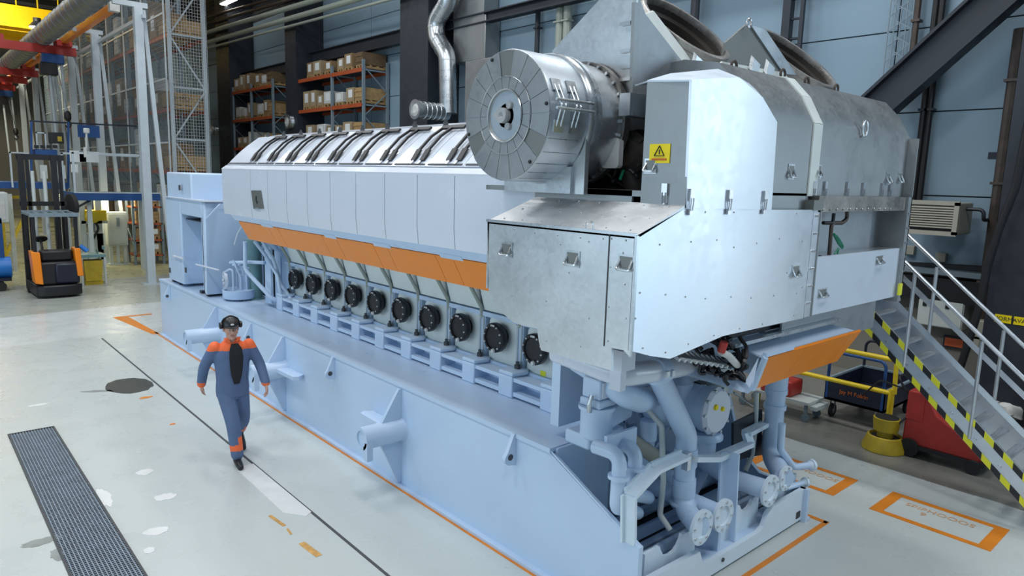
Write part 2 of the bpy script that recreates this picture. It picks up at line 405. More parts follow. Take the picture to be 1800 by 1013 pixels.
# diagonal brace
a, b_ = PX(1515, 212, 8.9), PX(1800, -45, 8.9)
br = B(); d = (b_-a).normalized(); n = V((0, -d.z, d.y))
for o_ in (-.26, .26): br.bar(a+n*o_, b_+n*o_, .34, .05, n)
br.bar(a+V((.0, 0, 0)), b_, .06, .5, n)
tag(br.build('diagonal_brace', 'dark'), 'heavy dark diagonal brace rising to the upper right behind the engine', 'brace')
# vertical pipes on the wall, ladder, mesh tray
def vpipe(px, py, x, r, z0, z1, m, label, grp='pipes on the wall'):
    y = PX(px, py, x).y
    t = B().tube([(x, y, z0), (x, y, z1)], r, 10)
    for k in range(3): t.box(x-r-.02, x+.1, y-r-.02, y+r+.02, z0+(k+.5)*(z1-z0)/3, z0+(k+.5)*(z1-z0)/3+.04)
    return tag(t.build('wall_pipe', m), label, 'pipe', grp)
vpipe(1617, 250, 9.45, .05, 3.2, 13, 'black', 'left one of two black pipes above the wall heater')
vpipe(1628, 250, 9.45, .05, 3.2, 13, 'black', 'right one of two black pipes above the wall heater')
vpipe(944, 80, 9.4, .07, 2, 13, 'dark', 'dark vertical wall pipe left of the pale pipe pair behind the drum')
vpipe(984, 50, 9.3, .11, 2, 13, 'pipeg', 'left one of two pale vertical pipes behind the big drum')
vpipe(997, 50, 9.3, .11, 2, 13, 'pipeg', 'right one of two pale vertical pipes behind the big drum')
vpipe(1222, 15, 9.3, .1, 4, 13, 'dark', 'dark vertical pipe seen over the left exhaust outlet')
vpipe(1606, 80, 9.4, .05, 5, 13, 'brown', 'brown vertical pipe beside the mesh tray above the engine')
vpipe(1767, 250, 9.3, .09, 1.2, 6, 'brown', 'brown vertical pipe beside the column at far right')
ld = thing('wall_ladder', 'dark caged ladder on the wall over the right exhaust outlet', 'ladder', (9.35, yy(1395, 30, 9.3), 5))
y0, y1 = yy(1410, 30, 9.3), yy(1385, 30, 9.3)
B().bar((9.3, y0, 5), (9.3, y0, 13), .07).build('stile', 'dark', ld); B().bar((9.3, y1, 5), (9.3, y1, 13), .16).build('stile', 'dark', ld)
for k in range(20): B().tube([(9.3, y0, 5.2+.37*k), (9.3, y1, 5.2+.37*k)], .025, 6).build('rung', 'dark', ld)
mt = B(); y0, y1 = yy(1601, 60, 9.45), yy(1560, 60, 9.45)
for k in range(30):
    z = 5.2+k*.26
    mt.bar((9.45, y0, z), (9.45, y1, z+.26), .014); mt.bar((9.45, y1, z), (9.45, y0, z+.26), .014)
for k in range(5): mt.bar((9.45, y0+(y1-y0)*k/4, 5.2), (9.45, y0+(y1-y0)*k/4, 13), .016)
tag(mt.build('mesh_cable_tray', 'rackgrey'), 'vertical wire mesh tray on the wall above the engine', 'cable tray')
# spiral ducts
def duct(label, pts, r, end=None):
    t = thing('spiral_duct', label, 'duct', pts[-1], 'round ventilation ducts on the wall')
    b = B().tube(pts, r, 20, bend=r*1.6)
    for i in range(len(pts)-1):
        p, q = V(pts[i]), V(pts[i+1]); L_ = (q-p).length
        for k in range(int(L_/.3)): c = p.lerp(q, (k+.5)*.3/L_); d = (q-p).normalized(); b.tube([c-d*.012, c+d*.012], r*1.03, 20)
    b.build('pipe', 'zinc', t)
    if end:
        e0, e1 = V(end[0]), V(end[1]); d = (e1-e0).normalized(); Ln = (e1-e0).length
        b = B().lathe([(0, r), (Ln*.9, r), (Ln*.9, r*1.15), (Ln, r*1.15), (Ln, r*.8), (Ln-.06, r*.78)], e0, d, 24)
        for k in range(1, 7): b.lathe([(k*Ln/7, r), (k*Ln/7+.02, r*1.05), (k*Ln/7+.04, r)], e0, d, 24, False)
        nz = b.build('nozzle', 'zinc', t)
        B().lathe([(Ln-.05, r*.78), (Ln-.03, r*.5), (Ln-.05, .02)], e0, d, 20).build('nozzle_face', 'wrap', nz)
    return t
dx = 8.62
P_ = lambda x, y: PX(x, y, dx)
duct('tall shiny spiral duct with a round nozzle end beside the dark column', [P_(792, -60), P_(788, 2), P_(765, 40), P_(768, 68), P_(786, 98), P_(788, 200)], .26, None)
nz = P_(787, 198)
e0 = nz+V((0, .05, 0))
tag_ = thing('duct_nozzle', 'round white-faced duct nozzle over the right end of the engine covers', 'nozzle', e0, 'round duct nozzles on the wall')
def nozzle(t, e0, r, Ln, d):
    d = V(d).normalized()
    b = B().lathe([(0, r), (Ln*.88, r), (Ln*.88, r*1.18), (Ln, r*1.18), (Ln, r*.85), (Ln-.06, r*.8)], e0, d, 24)
    for k in range(1, 7): b.lathe([(k*Ln/7, r), (k*Ln/7+.02, r*1.06), (k*Ln/7+.04, r)], e0, d, 24, False)
    b.build('nozzle_tube', 'zinc', t)
    B().lathe([(Ln-.05, r*.8), (Ln+.0, r*.45), (Ln-.01, .02)], e0, d, 20).build('nozzle_face', 'wrap', t)
nozzle(tag_, e0, .24, 1.15, (-1, 0, 0))
for q, lb in (((517, 215), 'small round white duct nozzle at the middle dark column'), ((383, 228), 'small round white duct nozzle at the far dark column')):
    e = PX(*q, 8.5); t = thing('duct_nozzle', lb, 'nozzle', e, 'round duct nozzles on the wall'); nozzle(t, e+V((.1, 0, 0)), .24, .4, (-1, .05, 0))
duct('narrow spiral duct at the far dark column under the pipes', [PX(402, 40, 9.2), PX(406, 135, 9.2)], .3)
# rectangular ducts
for (x0, y0, x1, y1, lb) in ((797, -30, 850, 28, 'upper square grey duct box right of the tall spiral duct'), (797, 38, 852, 103, 'lower square grey duct box right of the tall spiral duct')):
    p, q = PX(x0, y0, 9.0), PX(x1, y1, 9.0)
    o = B().box(9.0, 9.55, q.y, p.y, q.z, p.z).build('square_duct', 'galvd', bevel=.02); tag(o, lb, 'duct', 'square duct boxes on the wall')
p, q = PX(818, 108, 8.3), PX(870, 215, 8.3)
tag(B().box(8.3, 9.5, q.y, p.y, 2.5, p.z).build('duct_shaft', 'galvd', bevel=.02), 'dull grey rectangular shaft directly behind the big drum', 'duct')
# horizontal pipes high on the wall, passing in front of the columns
def hpipe(q0, q1, X, r, m_, label):
    a, b_ = PX(*q0, X), PX(*q1, X); d = (b_-a).normalized()
    tag(B().tube([a-d*6, b_+d*4], r, 10).build('wall_pipe', m_), label, 'pipe', 'pipes under the roof')
hpipe((361, 58), (556, 0), 8.15, .10, 'pipeg', 'upper one of the two thick pale pipes under the roof')
hpipe((370, 73), (640, -5), 8.15, .10, 'pipeg', 'lower one of the two thick pale pipes under the roof')
hpipe((375, 82), (600, 22), 8.2, .05, 'pipeg', 'thin pale pipe under the two thick ones near the roof')
hpipe((365, 42), (500, 2), 8.3, .07, 'brown', 'brown pipe just above the thick pale pipes under the roof')
hpipe((372, 28), (470, 0), 8.3, .06, 'brown', 'higher brown pipe beside the strip lamp under the roof')
lp = thing('strip_lamp', 'lit white strip lamp under the roof at top left of the wall', 'lamp', PX(402, 3, 8.3))
c = PX(402, 3, 8.3); B().bar(c+V((0, -.8, .06)), c+V((0, .8, .06)), .3, .1).build('housing', 'cab', lp); B().bar(c+V((0, -.78, 0)), c+V((0, .78, 0)), .24, .06).build('tube', 'lamp', lp)
B().bar(c+V((0, 0, .1)), (c.x, c.y, 13.5), .03).build('hanger', 'rackgrey', lp)
# heater
hp, hq = PX(1597, 352, 8.55), PX(1677, 414, 8.55)
ht = thing('fan_heater', 'beige louvred fan heater on the wall above the stairs', 'heater', (9.0, (hp.y+hq.y)/2, hq.z))
h0, h1 = hq.y, hp.y+.1; z0, z1 = hq.z, PX(1640, 355, 8.55).z
hb = B().box(8.62, 9.35, h0, h1, z0, z1); hb.build('housing', 'beige', ht, bevel=.02)
B().box(8.56, 8.62, h0-.02, h1+.02, z1-.05, z1+.02).box(8.56, 8.62, h0-.02, h1+.02, z0-.02, z0+.05).box(8.56, 8.62, h0-.02, h0+.05, z0, z1).box(8.56, 8.62, h1-.05, h1+.02, z0, z1).build('front_frame', 'beige', ht)
B().box(8.612, 8.619, h0+.05, h1-.05, z0+.05, z1-.05).build('grille_opening', 'black', ht)
for k in range(9):
    z = z0+.1+k*(z1-z0-.2)/8; B().slab([(8.56, h0+.05, z), (8.61, h0+.05, z+.035), (8.61, h0+.05, z+.045), (8.56, h0+.05, z+.012)], (0, h1-h0-.1, 0)).build('louvre', 'beige', ht)
B().tube([(9.55, h0-.25, z0+.25), (9.0, h0-.25, z0+.25), (9.0, h0-.25, z1-.1), (9.0, h0, z1-.1)], .03, 8, .08).build('bracket', 'dark', ht)
B().box(9.35, 9.6, h0+.2, h0+.3, z0+.1, z1-.1).box(9.35, 9.6, h1-.3, h1-.2, z0+.1, z1-.1).build('wall_mount', 'dark', ht)
# wall cabinet, signs, cable trunking, boxes
p, q = PX(1616, 522, 9.3), PX(1690, 582, 9.3)
cbn = thing('wall_cabinet', 'white metal wall cabinet seen through the stair handrails', 'cabinet', (9.45, (p.y+q.y)/2, q.z))
B().box(9.3, 9.62, q.y, p.y, q.z, p.z).build('body', 'cab', cbn, bevel=.01)
B().box(9.28, 9.30, q.y+.02, p.y-.02, q.z+.02, p.z-.02).build('door', 'cab', cbn)
for f_ in (.15, .65): B().box(9.265, 9.28, p.y-(p.y-q.y)*f_-.03, p.y-(p.y-q.y)*f_+.03, p.z-.14, p.z-.07).build('lock', 'black', cbn)
p, q = PX(1657, 590, 9.5), PX(1693, 617, 9.5)
o = B().m(0).box(9.56, 9.6, q.y, p.y, q.z, p.z).m(1).box(9.545, 9.56, q.y+.03, p.y-.03, q.z+.03, p.z-.03).build('wall_notice', ['dark', 'rackorange']); tag(o, 'dark red framed notice on the wall below the white cabinet', 'notice')
p, q = PX(1585, 462, 9.3), PX(1760, 488, 9.3)
ct = thing('cable_trunking', 'grey horizontal cable trunking along the wall above the stairs', 'cable trunking', (9.4, 0, p.z-.2))
B().box(9.25, 9.55, -1.6, p.y+1, p.z-.14, p.z-.05).build('tray', 'rackgrey', ct)
for k in range(5): B().tube([(9.4, -1.4+.1*k, p.z-.04), (9.35, 0, p.z+.02*k), (9.4, p.y+.8, p.z-.04)], .02, 6, .3).build('cable', 'black', ct)
B().box(9.3, 9.6, -1.5, p.y+.8, p.z-.6, p.z-.2).build('cable_bundle', 'black', ct)
for q, lb in (((1653, 453), 'left grey junction box under the heater'), ((1598, 440), 'small grey junction box beside the engine edge under the heater')):
    c = PX(*q, 9.5); tag(B().cb((9.55, c.y, c.z), .1, .16, .16).build('junction_box', 'beige', bevel=.01), lb, 'junction box')
c = PX(1732, 575, 9.0)
for q, lb, s in (((1732, 580), 'grey switch box on the pipe beside the stairs', .3), ((1718, 600), 'smaller grey switch box left of the pipe beside the stairs', .22)):
    c = PX(*q, 9.2); tag(B().cb((9.3, c.y, c.z), .55, s*.8, s*1.1).build('switch_box', 'beige', bevel=.02), lb, 'switch box')
tag(B().tube([PX(1800, 290, 8.2)+V((0, 0, 1)), PX(1785, 330, 8.2), PX(1757, 400, 8.2), PX(1735, 470, 8.2), PX(1722, 540, 8.2), PX(1690, 640, 8.2), PX(1670, 700, 8.2)], .055, 10, .5).build('black_hose', 'black'), 'thick black hose hanging down beside the column at far right', 'hose')
# ================================================================== BASE FRAME
BF = thing('base_frame', 'long pale blue-white steel base frame standing on the floor under the engine', 'base frame', (1.43, 6.3, 0))
W_ = 2.86; BL = 12.6
side = [(0, 0), (BL, 0), (BL, 1.15), (1.0, 1.15), (0, .68)]
B().yz(side, 0, .05).build('side_girder', 'paint', BF)
B().yz([(0, 0), (BL, 0), (BL, 1.15), (1.0, 1.15), (.8, .55), (.55, .36), (0, .36)], W_-.05, W_).build('side_girder', 'paint', BF)
for x0, x1 in ((-.015, .98), (W_-.98, W_+.015)): B().box(x0, x1, .98, BL+.02, 1.15, 1.19).build('top_flange', 'paint', BF)
B().box(.98, W_-.98, 1.3, BL, .9, .94).build('sump_deck', 'paint', BF)
for x0, x1 in ((-.06, .0), (W_, W_+.06)): B().box(x0, x1, .0, BL, .005, .035).build('bottom_flange', 'paint', BF)
B().box(.05, W_-.05, BL-.06, BL, 0, 1.15).build('end_plate', 'paint', BF)
B().box(.05, W_-.05, 1.25, 1.3, 0, 1.15).build('bulkhead', 'paint', BF)
B().slab([(.01, 1.0, 1.15), (.05, .0, .68), (.0, .0, .68), (0, .98, 1.15)], (0, 0, .02)).build('edge_strip', 'paint', BF)
# floor pan of the open end: slats with gaps
pan = B().box(.05, W_-.05, .12, 1.25, .03, .05); pan.build('pan', 'dark', BF)
for k in range(5): B().box(.05, W_-.05, .22+k*.21, .30+k*.21, .06, .10).build('pan_slat', 'paint', BF)
# notched front plate
fx = lambda x, y: PY(x, y, .06).x
pts = [(.05, .03), (W_, .03), (W_, .36), (2.18, .36), (2.08, .31), (2.02, .2), (1.94, .17), (1.03, .17), (.97, .22), (.92, .33), (.05, .35)]
B().xz(pts, .04, .09).build('front_plate', 'paint_lit', BF)
B().box(.05, W_, .09, .30, .14, .17).build('front_shelf', 'paint', BF)
# saddle plates with round bites for the pipe flanges
def saddle(x0, x1, y, bites, zt, zb=.17):
    poly = [(x0, zb)]
    top = []
    for cx, cz, r in bites:
        for k in range(9):
            a = pi+k*pi/8; top.append((cx+r*cos(a), max(zb+.03, cz+r*sin(a)) if cz+r*sin(a) < zt else zt))
    poly += [(x0, zt)]+top+[(x1, zt), (x1, zb)]
    B().xz(poly, y, y+.035).build('pipe_saddle', 'paint_lit', BF)
saddle(.30, 1.02, .16, [(.66, .50, .16)], .47)
saddle(1.42, 2.10, .16, [(1.62, .50, .09), (1.87, .50, .13)], .46)
saddle(2.3, 2.86, .16, [(2.6, .52, .1)], .48)
B().box(1.30, 1.34, .10, .32, .15, .40).build('gusset', 'paint', BF)
for x in (.2, 1.3): B().tube([(x, .03, .12), (x, .05, .12)], .02, 8).build('plug', 'seam', BF)
B().box(2.68, 2.76, .034, .042, .07, .14).build('drain_cover', 'black', BF)
# outriggers (trunnion tube with gussets) on the long side
def outrigger(y, ln, near, far):
    z = .66
    B().slab([(0, y-.02, 1.13), (-.04, y-.02, 1.13), (-.30, y-.02, z+.05), (-.30, y-.02, z-.05), (-.05, y-.02, .05), (0, y-.02, .05)], (0, .04, 0)).build('gusset', 'paint', BF)
    t = B().lathe([(0, .14), (.03, .125), (ln, .125), (ln, .09), (ln-.02, .088), (ln-.02, .002)], (0, y, z), (-1, 0, 0), 28).build('lifting_trunnion', 'paint', BF)
    B().box(-ln, -ln+.07, y-.13, y-.05, z-.22, z-.02).build('stop', 'paint', t)
    for s, on in ((-1, near), (1, far)):
        if on: B().slab([(0, y+s*.1, z+.0), (-.18, y+s*.12, z), (-.16, y+s*.62, z), (-.09, y+s*.66, z), (0, y+s*.6, z)], (0, 0, .05)).build('wing_plate', 'paint', BF)
oy = [PX(500, 594, 0).y, PX(705, 685, 0).y, PX(382, 539, 0).y]
outrigger(oy[1], .50, False, True); outrigger(oy[0], .5, True, False); outrigger(oy[2], .55, False, False)
def eye(y, z0):
    poly = [(0, z0), (0, z0+.3), (-.03, z0+.3), (-.10, z0+.14)]+[(-.075+.06*cos(a), z0+.075+.06*sin(a)) for a in [pi*.75+k*pi*.75/6 for k in range(7)]]
    o = B().xz([(p[0], p[1]) for p in poly], y-.02, y+.02).build('lifting_eye', 'paint', BF)
    B().tube([(-.07, y-.023, z0+.09), (-.07, y+.023, z0+.09)], .03, 12).build('eye_hole', 'seam', o)
for q in ((588, 655), (905, 800), (443, 592), (300, 520)):
    p = PX(*q, 0); eye(p.y, p.z-.09)
# ================================================================== ENGINE
EN = thing('engine', 'huge pale blue-white vee engine with orange skirts and galvanised turbocharger boxes', 'engine', (1.43, 5, 1.19))
CX = 1.43; HX = 0.0; KX = .92
HY0, HY1 = .9, 8.72
# crankcase
B().box(KX, W_-KX, .95, 8.75, 1.22, 2.16).build('crankcase', 'paint', EN)
B().xz([(KX, 1.98), (.80, 2.36), (.30, 2.75), (.3, 3.4), (W_-.3, 3.4), (W_-.3, 2.75), (W_-KX, 1.98)], .9, 8.6).build('cylinder_block', 'paint', EN)
B().box(.98, W_-.98, .93, .96, 1.2, 2.6).build('end_cover', 'paint', EN)
cy = [PX(px, 1.0, KX).y for px in ()]
CYS = [PX(*q, KX-.15).y for q in ((517, 490), (547, 498), (581, 509), (618, 520), (660, 533), (705, 547), (755, 561), (809, 577), (873, 595), (940, 615))]
PITCH = (CYS[0]-CYS[-1])/9
CYS = [CYS[-1]+PITCH*(9-i) for i in range(10)]
CZ = 1.735
B().box(KX-.085, KX, CYS[-1]-.75, CYS[0]+.5, 1.925, 1.975).build('door_rail', 'paint', EN)
for i in range(11):
    y = CYS[0]+PITCH*(.5-i)
    pl = B().box(KX-.07, KX, y-.055, y+.055, 1.36, 1.95).build('pillar', 'paint', EN)
    B().tube([(KX-.075, y+.03, 1.40), (KX-.075, y+.03, 1.92)], .014, 8).tube([(KX-.075, y-.03, 1.40), (KX-.075, y-.03, 1.92)], .014, 8).build('drain_tube', 'post', pl)
    B().cb((KX-.08, y, 1.42), .05, .10, .05).build('clamp', 'seam', pl)
def rrect(cy_, cz_, w, h, r, n=5):
    out = []
    for sx, sz, a0 in ((1, 1, 0), (-1, 1, pi/2), (-1, -1, pi), (1, -1, 3*pi/2)):
        for k in range(n+1): a = a0+k*pi/2/n; out.append((cy_+sx*(w/2-r)+r*cos(a), cz_+sz*(h/2-r)+r*sin(a)))
    return out
for i, y in enumerate(CYS):
    B().yz(rrect(y, 1.645, .505, .595, .085), KX-.012, KX).build('door_gasket', 'seam', EN)
    cv = B().yz(rrect(y, 1.645, .47, .56, .07), KX-.035, KX).build('crankcase_door', 'cream', EN, bevel=.006)
    b = B().lathe([(0, .10), (.07, .10), (.07, .158), (.085, .165), (.135, .165), (.15, .15), (.15, .125), (.135, .12), (.135, .05), (.14, .0)], (KX-.035, y, CZ), (-1, 0, 0), 28)
    rv = b.build('relief_valve', 'black', cv)
    bo = B(); bo.m(1).lathe([(-.004, .150), (.0015, .150), (.0015, .126), (-.004, .126)], (KX-.185, y, CZ), (-1, 0, 0), 24, False); bo.m(0)
    for k in range(10): a = 2*pi*k/10+.2; bo.lathe([(0, .011), (.012, .009)], (KX-.185, y+.138*cos(a), CZ+.138*sin(a)), (-1, 0, 0), 8)
    bo.box(KX-.19, KX-.184, y-.03, y+.03, CZ+.128, CZ+.148); bo.build('bolt_circle', ['wrap', 'black'], rv)
    B().lathe([(0, .028), (.02, .02)], (KX-.185, y-.02, CZ-.138), (-1, 0, 0), 10).build('valve_tag', 'wrap', rv)
    if i == 9: B().box(KX-.04, KX-.035, y-.06, y+.02, 1.44, 1.49).build('yellow_sticker', 'hazy', cv)
# mounting feet with pockets, bolts
FX = .62
B().box(FX+.22, KX+.02, .95, CYS[0]+.55, 1.19, 1.44).build('foot_rail', 'paint', EN)
for i in range(11):
    y = CYS[0]+PITCH*(.5-i)-.04
    ft = B()
    ft.box(FX, FX+.24, y-.11, y+.11, 1.19, 1.42)
    ft.slab([(FX, y-.11, 1.42), (FX, y+.11, 1.42)]+[(KX-.16+.0*k+.14*sin(a), y+.15*cos(a), 1.42) for k, a in enumerate([pi*.1*j for j in range(1, 10)])], (0, 0, .045))
    f_ = ft.build('mounting_foot', 'paint', EN, bevel=.015)
    B().lathe([(0, .035), (.04, .035), (.04, .02), (.075, .02)], (FX+.17, y, 1.465), (0, 0, 1), 6).build('anchor_bolt', 'seam', f_)
    if i < 10:
        ya, yb = y-PITCH+.11, y-.11
        B().box(FX+.02, FX+.26, ya, yb, 1.215, 1.26).build('foot_web', 'paint', EN)
        B().xz([(FX+.02, 1.37), (FX+.2, 1.37), (FX+.24, 1.41), (FX+.02, 1.41)], ya, yb).build('foot_bridge', 'paint', EN)
# hood: side panels, sloping cylinder covers with handle bars
SX = [0, .0]
PR = dict(bot=(HX+.02, 2.76), top=(HX, 3.47), lip=(HX+.045, 3.52), mid=(.30, 3.775), ridge=(.62, 4.02), crown=(1.0, 4.08))
hy = [HY1-.08-PITCH*i for i in range(14)]
ends = [HY1]+[PX(px, py, HX).y for px, py in ((455, 300), (478, 300), (500, 300), (536, 300), (575, 300.5), (621.6, 301.5), (672.6, 302), (731, 302), (799.5, 307))]
ends = [HY1]+[PX(799.5, 307, HX).y+PITCH*k for k in range(8, -1, -1)]+[HY0]
for a, b_ in zip(ends[:-1], ends[1:]):
    if a-b_ < .15: continue
    B().xz([(HX+.02, 2.76), (HX, 2.95), (HX, 3.47), (HX+.03, 3.47), (HX+.03, 2.95), (HX+.05, 2.76)], b_+.006, a-.006).build('hood_side_panel', 'white', EN)
B().xz([(HX+.06, 2.8), (HX+.04, 3.47), (.66, 3.98), (W_-.66, 3.98), (W_-HX-.04, 3.47), (W_-HX-.06, 2.8)], HY0, HY1-.02).build('hood_frame', 'dark', EN)
B().xz([(HX+.02, 2.76), (HX, 3.47), (.62, 4.02), (1.0, 4.08), (W_-1.0, 4.08), (W_-.62, 4.02), (W_-HX, 3.47), (W_-HX-.02, 2.76)], HY1-.02, HY1).build('hood_end_panel', 'white', EN)
B().xz([(HX, 3.47), (HX-.005, 3.49), (HX+.07, 3.545), (HX+.09, 3.52), (HX+.03, 3.47)], HY0, HY1).build('hood_edge_moulding', 'white', EN)
th = V((.62-.09, 0, 4.02-3.56)); thn = V((-th.z, 0, th.x)).normalized()
A0 = V((.095, 0, 3.56))
def onroof(t, h=0.): # t 0..1 up the slope, slightly bulged
    return A0+th*t+thn*(h+.022*sin(pi*t))
for k in range(len(ends)-1):
    a, b_ = ends[k], ends[k+1]
    if a-b_ < .15: continue
    N_ = 8; prof = [onroof(j/N_) for j in range(N_+1)]+[onroof(1-j/N_, -.03) for j in range(N_+1)]
    cvr = B().xz([(p.x, p.z) for p in prof], b_+.005, a-.005).build('cylinder_cover', 'white', EN)
    B().bar(onroof(.035, .004)+V((0, b_+.03, 0)), onroof(.035, .004)+V((0, a-.03, 0)), .022, .006, thn).build('groove', 'seam', cvr)
    if b_ < 1.6: continue
    yc = b_+.12
    hd = B()
    for o_ in (.0, .17):
        p = [onroof(.10, .010), onroof(.30, .035), onroof(.60, .045), onroof(.86, .03)]
        for i in range(3):
            hd.bar(p[i]+V((0, yc+o_, 0)), p[i+1]+V((0, yc+o_, 0)), .032 if i else .075, .024, thn)
    t0 = onroof(.87, .03); hd.bar(t0+V((0, yc-.22, 0)), t0+V((0, yc+.19, 0)), .05, .025, thn)
    hd.build('handle', 'black', cvr)
    for o_ in (.02, .16): B().bar(onroof(.03, .01)+V((0, yc+o_, 0)), onroof(.13, .012)+V((0, yc+o_, 0)), .025, .015, thn).build('latch', 'steel', cvr)
B().xz([(.62, 4.02), (1.0, 4.09), (W_-1.0, 4.09), (W_-.62, 4.02), (W_-.62, 3.95), (.62, 3.95)], HY0, HY1).build('top_cover', 'white', EN)
bt = B()
for k in range(12): y = HY1-.25-k*.62; bt.lathe([(0, .03), (.04, .03), (.04, .018), (.07, .018)], (.68, y, 4.03), (0, 0, 1), 8)
bt.build('top_cover_bolts', 'seam', EN)
for sgn in (1,):
    o = B().xz([(W_-HX, 2.76), (W_-HX, 3.47), (W_-HX-.04, 3.47), (W_-HX-.04, 2.76)], HY0, HY1).build('hood_side_panel', 'white', EN)
    th2 = [(W_-.09, 3.56), (W_-.62, 4.02), (W_-.62, 3.98), (W_-.09, 3.52)]; B().xz(th2, HY0, HY1).build('cylinder_cover', 'white', EN)
np_ = [PX(442, 335, HX-.004), PX(459, 335, HX-.004), PX(464, 367, HX-.004), PX(446, 367, HX-.004)]
npl = B().slab(np_, (-.006, 0, 0)).build('nameplate', 'plate', EN)
c = sum(np_, V())/4
B().tube([c+V((-.008, .02, .05)), c+V((-.008, .03, .0)), c+V((-.008, 0, -.05)), c+V((-.008, -.02, -.03))], .012, 6).build('nameplate_emblem', 'ink', npl)
B().bar(c+V((-.008, .08, -.13)), c+V((-.008, -.08, -.13)), .004, .02).build('nameplate_lettering', 'rackgrey', npl)
# orange skirt, hinge tabs, pale panels under it
sk = [(.09, 2.66), (.25, 2.365), (.28, 2.375), (.12, 2.67)]
cuts = [8.30]+[PX(px, py, .17).y for px, py in ((480, 420), (497, 425), (575, 443), (600, 450), (665, 463), (690, 468), (775, 487), (806, 494))]+[HY0]
for i in range(len(cuts)-1):
    B().xz(sk, cuts[i+1]+.003, cuts[i]-.003).build('orange_skirt_panel', 'orange', EN)
B().xz([(.02, 2.76), (.085, 2.67), (.12, 2.68), (.05, 2.77)], HY0, 8.45).build('skirt_hinge_rail', 'paint', EN)
for (q0, q1) in (((461, 396), (480, 401)), ((572, 412), (592, 416)), ((658, 430), (688, 434)), ((775, 450), (815, 456))):
    y1, y0 = PX(*q0, .1).y, PX(*q1, .1).y
    B().xz([(.065, 2.69), (.105, 2.635), (.115, 2.645), (.08, 2.70)], y0, y1).build('hinge_plate', 'paint', EN)
for i in range(11):
    y1 = CYS[0]+PITCH*(.5-i)-.02; y0 = y1-PITCH+.04
    if i < 10:
        o = B().xz([(.755, 2.36), (KX-.06, 1.99), (KX-.04, 1.99), (.775, 2.36)], y0, y1).build('sloping_panel', 'cream', EN)
    B().tube([(.50, y1+.12, 2.38), (.69, y1+.09, 2.31), (KX-.09, y1+.02, 2.02), (KX-.07, y1+.02, 1.90)], .024, 8, .05).build('fuel_pipe', 'pipeg', EN)
# pipes under the far end of the hood, far-end cover
B().xz([(.35, 2.7), (.9, 2.1), (.9, 1.25), (W_-.9, 1.25), (W_-.9, 2.1), (W_-.35, 2.7)], 8.6, 8.85).build('end_bulkhead', 'paint', EN)
def pp(*q): return [PX(x, y, X) for x, y, X in q]
B().tube(pp((431, 425, .35), (431, 474, .35), (447, 492, .42), (478, 525, .55), (500, 532, .75)), .035, 10, .12).build('pipe', 'paint', EN)
B().tube(pp((448, 425, .45), (466, 448, .5), (488, 485, .6), (492, 510, .62), (500, 530, .7)), .03, 10, .12).build('pipe', 'paint', EN)
B().tube(pp((462, 425, .5), (480, 455, .55), (495, 500, .7), (520, 540, .8)), .03, 10, .12).build('pipe', 'paint', EN)
B().tube(pp((405, 462, .4), (440, 461, .45), (465, 462, .6)), .03, 10).build('pipe', 'paint', EN)
B().tube(pp((412, 430, .35), (418, 410, .3), (432, 388, .2)), .014, 8, .3).build('pipe', 'white', EN)
c = PX(448, 500, .72)
B().lathe([(1.19, .16), (1.22, .16), (1.22, .13), (2.15, .13), (2.2, .16), (2.26, .16), (2.28, .1)], (c.x, c.y, 0), (0, 0, 1), 20).build('filter_housing', 'teal', EN)
B().box(c.x+.12, c.x+.24, c.y-.35, c.y-.12, 1.3, 2.1).build('control_box', 'black', EN)
B().box(.62, .66, 8.35, 8.6, 1.25, 2.2).build('cover_plate', 'paint', EN)
# ================================================================== TURBOCHARGER BOXES (galvanised sheet), parts of the engine
XB, YB = -.68, -.345
pts = []
L_ = [(857, 389), (1116, 413), (1112, 500), (1111, 569), (1112, 600), (1116, 619), (1107, 628), (1096, 616), (1075, 612), (1075, 652), (1015, 634), (951, 616), (947, 600), (944, 578), (921, 573), (902, 567), (885, 552), (868, 532), (859, 510)]
pl = [PX(*q, XB) for q in L_]
yz_ = [(min(max(p.y, YB), 1.1), p.z) for p in pl]
yz_[1] = (YB, yz_[1][1])
for i in range(2, 6): yz_[i] = (YB if i < 5 else YB, yz_[i][1])
B().yz(yz_, XB, XB+.02).build('insulation_side_sheet', 'galv', EN)
yb0 = yz_[0][0]
zt = (yz_[0][1]+yz_[1][1])/2
# front sheet
F_ = [PY(*q, YB) for q in ((1205, 366), (1355, 369), (1430, 369), (1427, 556), (1271, 591), (1225, 611), (1178, 631), (1143, 626))]
xfl = PY(1440, 400, YB).x-.13
F_[2].x = xfl; F_[3].x = xfl
xz_ = [(XB, zt), ]+[(p.x, p.z) for p in F_]+[(XB, yz_[5][1])]
B().xz(xz_, YB, YB+.02).build('insulation_front_sheet', 'galvf', EN)
xr = F_[2].x; xs = F_[0].x; zs_ = F_[0].z
# sloping roof sheet and ledge
xk = xs
B().slab([(XB, YB, zt), (xk, YB, zs_+.02), (xk, yb0-.02, zs_+.02), (XB, yb0, zt)], (0, 0, -.02)).build('insulation_roof_sheet', 'roofgalv', EN)
B().box(xk, xk+.02, .1, yb0, zs_-.02, zs_+.10).build('ledge_sheet', 'galvd', EN)
B().box(xk, 3.3, .0, 1.7, zs_+.06, zs_+.10).build('ledge_top', 'galvd', EN)
B().slab([(XB, yb0, zt), (xk, yb0, zs_), (xk+1.2, yb0, zs_), (xk+1.2, yb0, 2.6), (XB, yb0, 2.62)], (0, -.02, 0)).build('insulation_back_sheet', 'galv', EN)
# edge flashing
B().bar((XB-.004, YB-.004, zt), (XB-.004, YB-.004, yz_[5][1]), .02, .02).bar((XB-.003, YB, zt+.003), (XB-.003, yb0, zt+.003), .02, .02).build('edge_flashing', 'zinc', EN)
